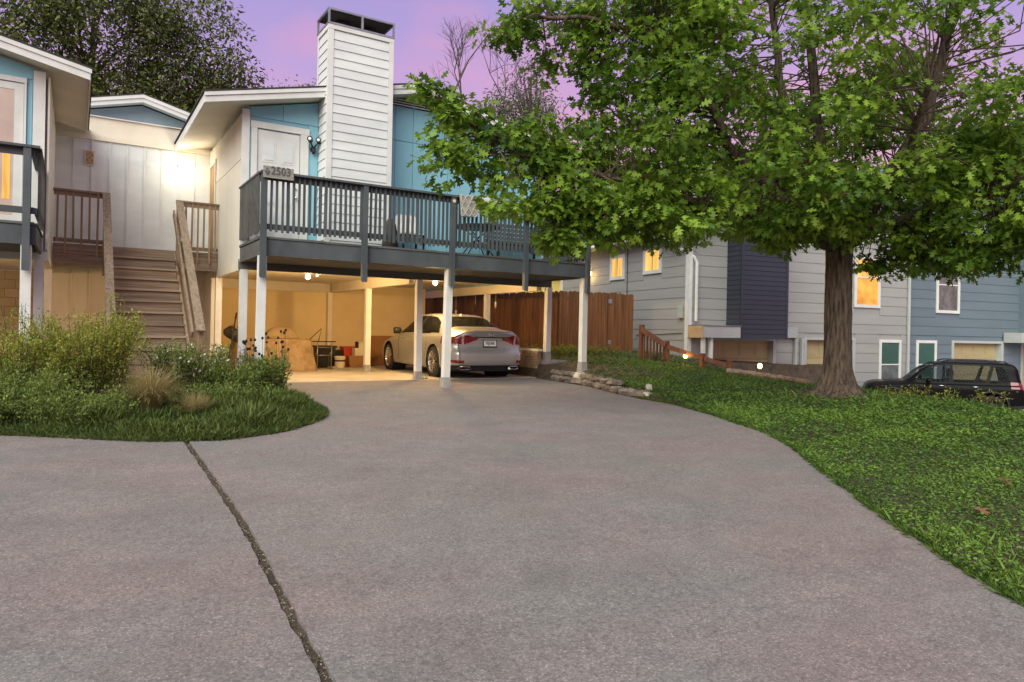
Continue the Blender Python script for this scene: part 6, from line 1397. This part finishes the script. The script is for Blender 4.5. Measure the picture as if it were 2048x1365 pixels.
G = 'wispy shrubs in the rounded planting bed'
stem_plant('wispy_bush', 'tall feathery yellow green bush beside the foot of the stairs', 'bush', (-2.45, -1.1), 150, 1.28, .62, .034, 130, 'bush_leaf', 31, base_r=.42, flowers='flower_rust', fsize=.016, fn_=40, group=G)
stem_plant('wispy_bush', 'feathery bush with rust seed heads before the white post', 'bush', (-3.15, -1.3), 110, .98, .62, .034, 120, 'bush_leaf', 32, base_r=.4, flowers='flower_rust', fsize=.018, fn_=60, group=G)
stem_plant('wispy_bush', 'low dark green bush below the white balcony post by the driveway', 'bush', (-3.2, -2.45), 120, .62, .58, .034, 95, 'herb_leaf', 33, base_r=.42, group=G)
stem_plant('wispy_bush', 'slender upright yellow green shoot beside the stair handrail', 'bush', (-2.08, -.9), 14, 1.55, .14, .032, 110, 'bush_leaf', 34, base_r=.08, group=G)
stem_plant('wispy_bush', 'low mixed green bush spreading towards the driveway curve', 'bush', (-2.6, -3.0), 80, .42, .42, .032, 80, 'herb_leaf', 35, base_r=.35, group=G)
stem_plant('wispy_bush', 'thin sparse sprig reaching up against the white post', 'bush', (-3.2, -1.0), 12, 1.35, .22, .026, 40, 'herb_leaf', 45, base_r=.12, group=G)
stem_plant('daisy_bush', 'leafy bush dotted with small white flowers before the stairs', 'bush', (-1.35, -.6), 46, .86, .34, .048, 52, 'herb_leaf', 36, base_r=.22, flowers='flower_white', fsize=.017, fn_=130, group=G)
stem_plant('daisy_bush', 'second leafy bush with white flowers at the handrail post', 'bush', (-.95, -.45), 46, .84, .34, .046, 52, 'herb_leaf', 37, base_r=.22, flowers='flower_white', fsize=.017, fn_=130, group=G)
stem_plant('dry_shrub', 'tangled grey brown shrub between stairs and carport', 'bush', (-.35, .4), 70, .74, .34, .026, 34, 'shrub_dry', 38, base_r=.25, group=G)
stem_plant('herb_clump', 'soft green herb clump in front of the dry shrub', 'bush', (-.55, -.7), 70, .55, .36, .036, 60, 'herb_leaf', 39, base_r=.25, group=G)
stem_plant('herb_clump', 'green herb clump at the base of the carport corner post', 'bush', (.0, -.45), 60, .62, .3, .042, 46, 'herb_leaf', 40, base_r=.22, group=G)
stem_plant('herb_clump', 'low leafy herb clump near the driveway tip of the bed', 'bush', (-.75, -2.0), 60, .36, .36, .034, 40, 'herb_leaf', 41, base_r=.3, group=G)
stem_plant('herb_clump', 'tall leafy stalks beside the carport corner post', 'bush', (.22, -.1), 14, .72, .16, .055, 40, 'herb_leaf', 42, base_r=.1, group=G)
def seed_plant():
    rg_ = np.random.default_rng(50); T = thing('coneflower', 'dried coneflower stalks with black seed heads before the white posts', 'plant', (.0, -.2, -.02)); mb = MB(); hd = []
    for k in range(34):
        x, y = rg_.uniform(-.35, .34), rg_.uniform(-.7, .15); h = rg_.uniform(.55, 1.02); e_ = Vector((x + rg_.normal() * .05, y + rg_.normal() * .05, h)); mb.tube([(x, y, -.05), ((x + e_.x) / 2 + .02, (y + e_.y) / 2, h * .5), e_], [.004, .003, .0025], 4, False); hd.append(e_)
    mb.build('stalks', 'twig', T)
    V0, F0 = stone_mesh(3, (.018, .018, .02)); me_ = bpy.data.meshes.new('seed_head'); me_.from_pydata(V0, [], F0); me_.materials.append(MAT['seed_head'])
    for e_ in hd: piece(me_, 'seed_head', Matrix.Translation(e_), T)
    n_ = 1300; P = np.stack([rg_.uniform(-.36, .36, n_), rg_.uniform(-.7, .15, n_), rg_.uniform(.0, .62, n_) ** 1.2], 1); leaves('foliage', P, rg_.normal(size=(n_, 3)) + [0, 0, .2], rg_.normal(size=(n_, 3)) * .6 + [0, 0, .6], .06 * rg_.uniform(.5, 1.2, n_), OVAL, 'herb_leaf', T, rg_.uniform(0, .7, n_))
seed_plant()
def fountain_grass(label, loc, n_, h, seed):
    rg_ = np.random.default_rng(seed); z0 = float(terrain(*loc)); T = thing('ornamental_grass', label, 'grass', (*loc, z0)); V = []; tint = []
    seg = 5
    for k in range(n_):
        a = rg_.uniform(0, 2 * math.pi); r0 = .09 * rg_.uniform(); b = np.array([loc[0] + r0 * math.cos(a), loc[1] + r0 * math.sin(a), z0 - .02]); L_ = h * rg_.uniform(.6, 1.1); o = rg_.uniform(.25, 1.0); w = .0035
        sd = np.array([-math.sin(a), math.cos(a), 0]) * w; tt = np.clip(rg_.normal(.5, .2), 0, 1)
        prev = None
        for s in range(seg + 1):
            t = s / seg; p = b + np.array([math.cos(a), math.sin(a), 0]) * L_ * o * .75 * t ** 1.5 + np.array([0, 0, L_ * (t - o * .62 * t ** 2.6)]); ww = sd * (1 - .8 * t)
            if prev is not None: V += [prev[0], prev[1], p + ww, p - ww]; tint.append(np.clip(tt * .3 + t * .75, 0, 1))
            prev = (p - ww, p + ww)
    fast_mesh('blades', np.array(V), 4, 'straw', T, np.array(tint), 'stuff')
fountain_grass('straw tipped fountain grass clump below the stairs', (-1.80, -2.55), 1300, .80, 61)
fountain_grass('small green fountain grass tuft beside the straw tipped clump', (-1.35, -2.9), 500, .42, 62)
stem_plant('fence_weeds', 'yellow lit weeds along the foot of the brown fence', 'weeds', (8.3, 3.2), 60, .32, .7, .05, 26, 'bush_leaf', 70, base_r=.6)
stem_plant('fence_weeds', 'yellow lit weeds below the gate hinge of the fence', 'weeds', (9.2, 3.3), 50, .26, .6, .05, 22, 'bush_leaf', 71, base_r=.6)
stem_plant('weed_tuft', 'green weed tuft growing beside the rear wheel of the sedan', 'weeds', (3.72, 1.75), 10, .18, .12, .05, 14, 'herb_leaf', 72, base_r=.06)
stem_plant('crest_weeds', 'pale leafy weeds on the lawn crest in front of the black car', 'weeds', (9.5, -6.0), 34, .22, .6, .045, 16, 'bush_leaf', 73, base_r=.7)
for i, (x, y) in enumerate(((9.55, .95), (9.66, .78))):
    stem_plant('potted_succulent', ('taller' if i == 0 else 'shorter') + ' little succulent clump at the foot of the brown stair rail', 'plant', (x, y), 16, .24 - .08 * i, .10, .05, 8, 'shrub_dry', 80 + i, base_r=.05)
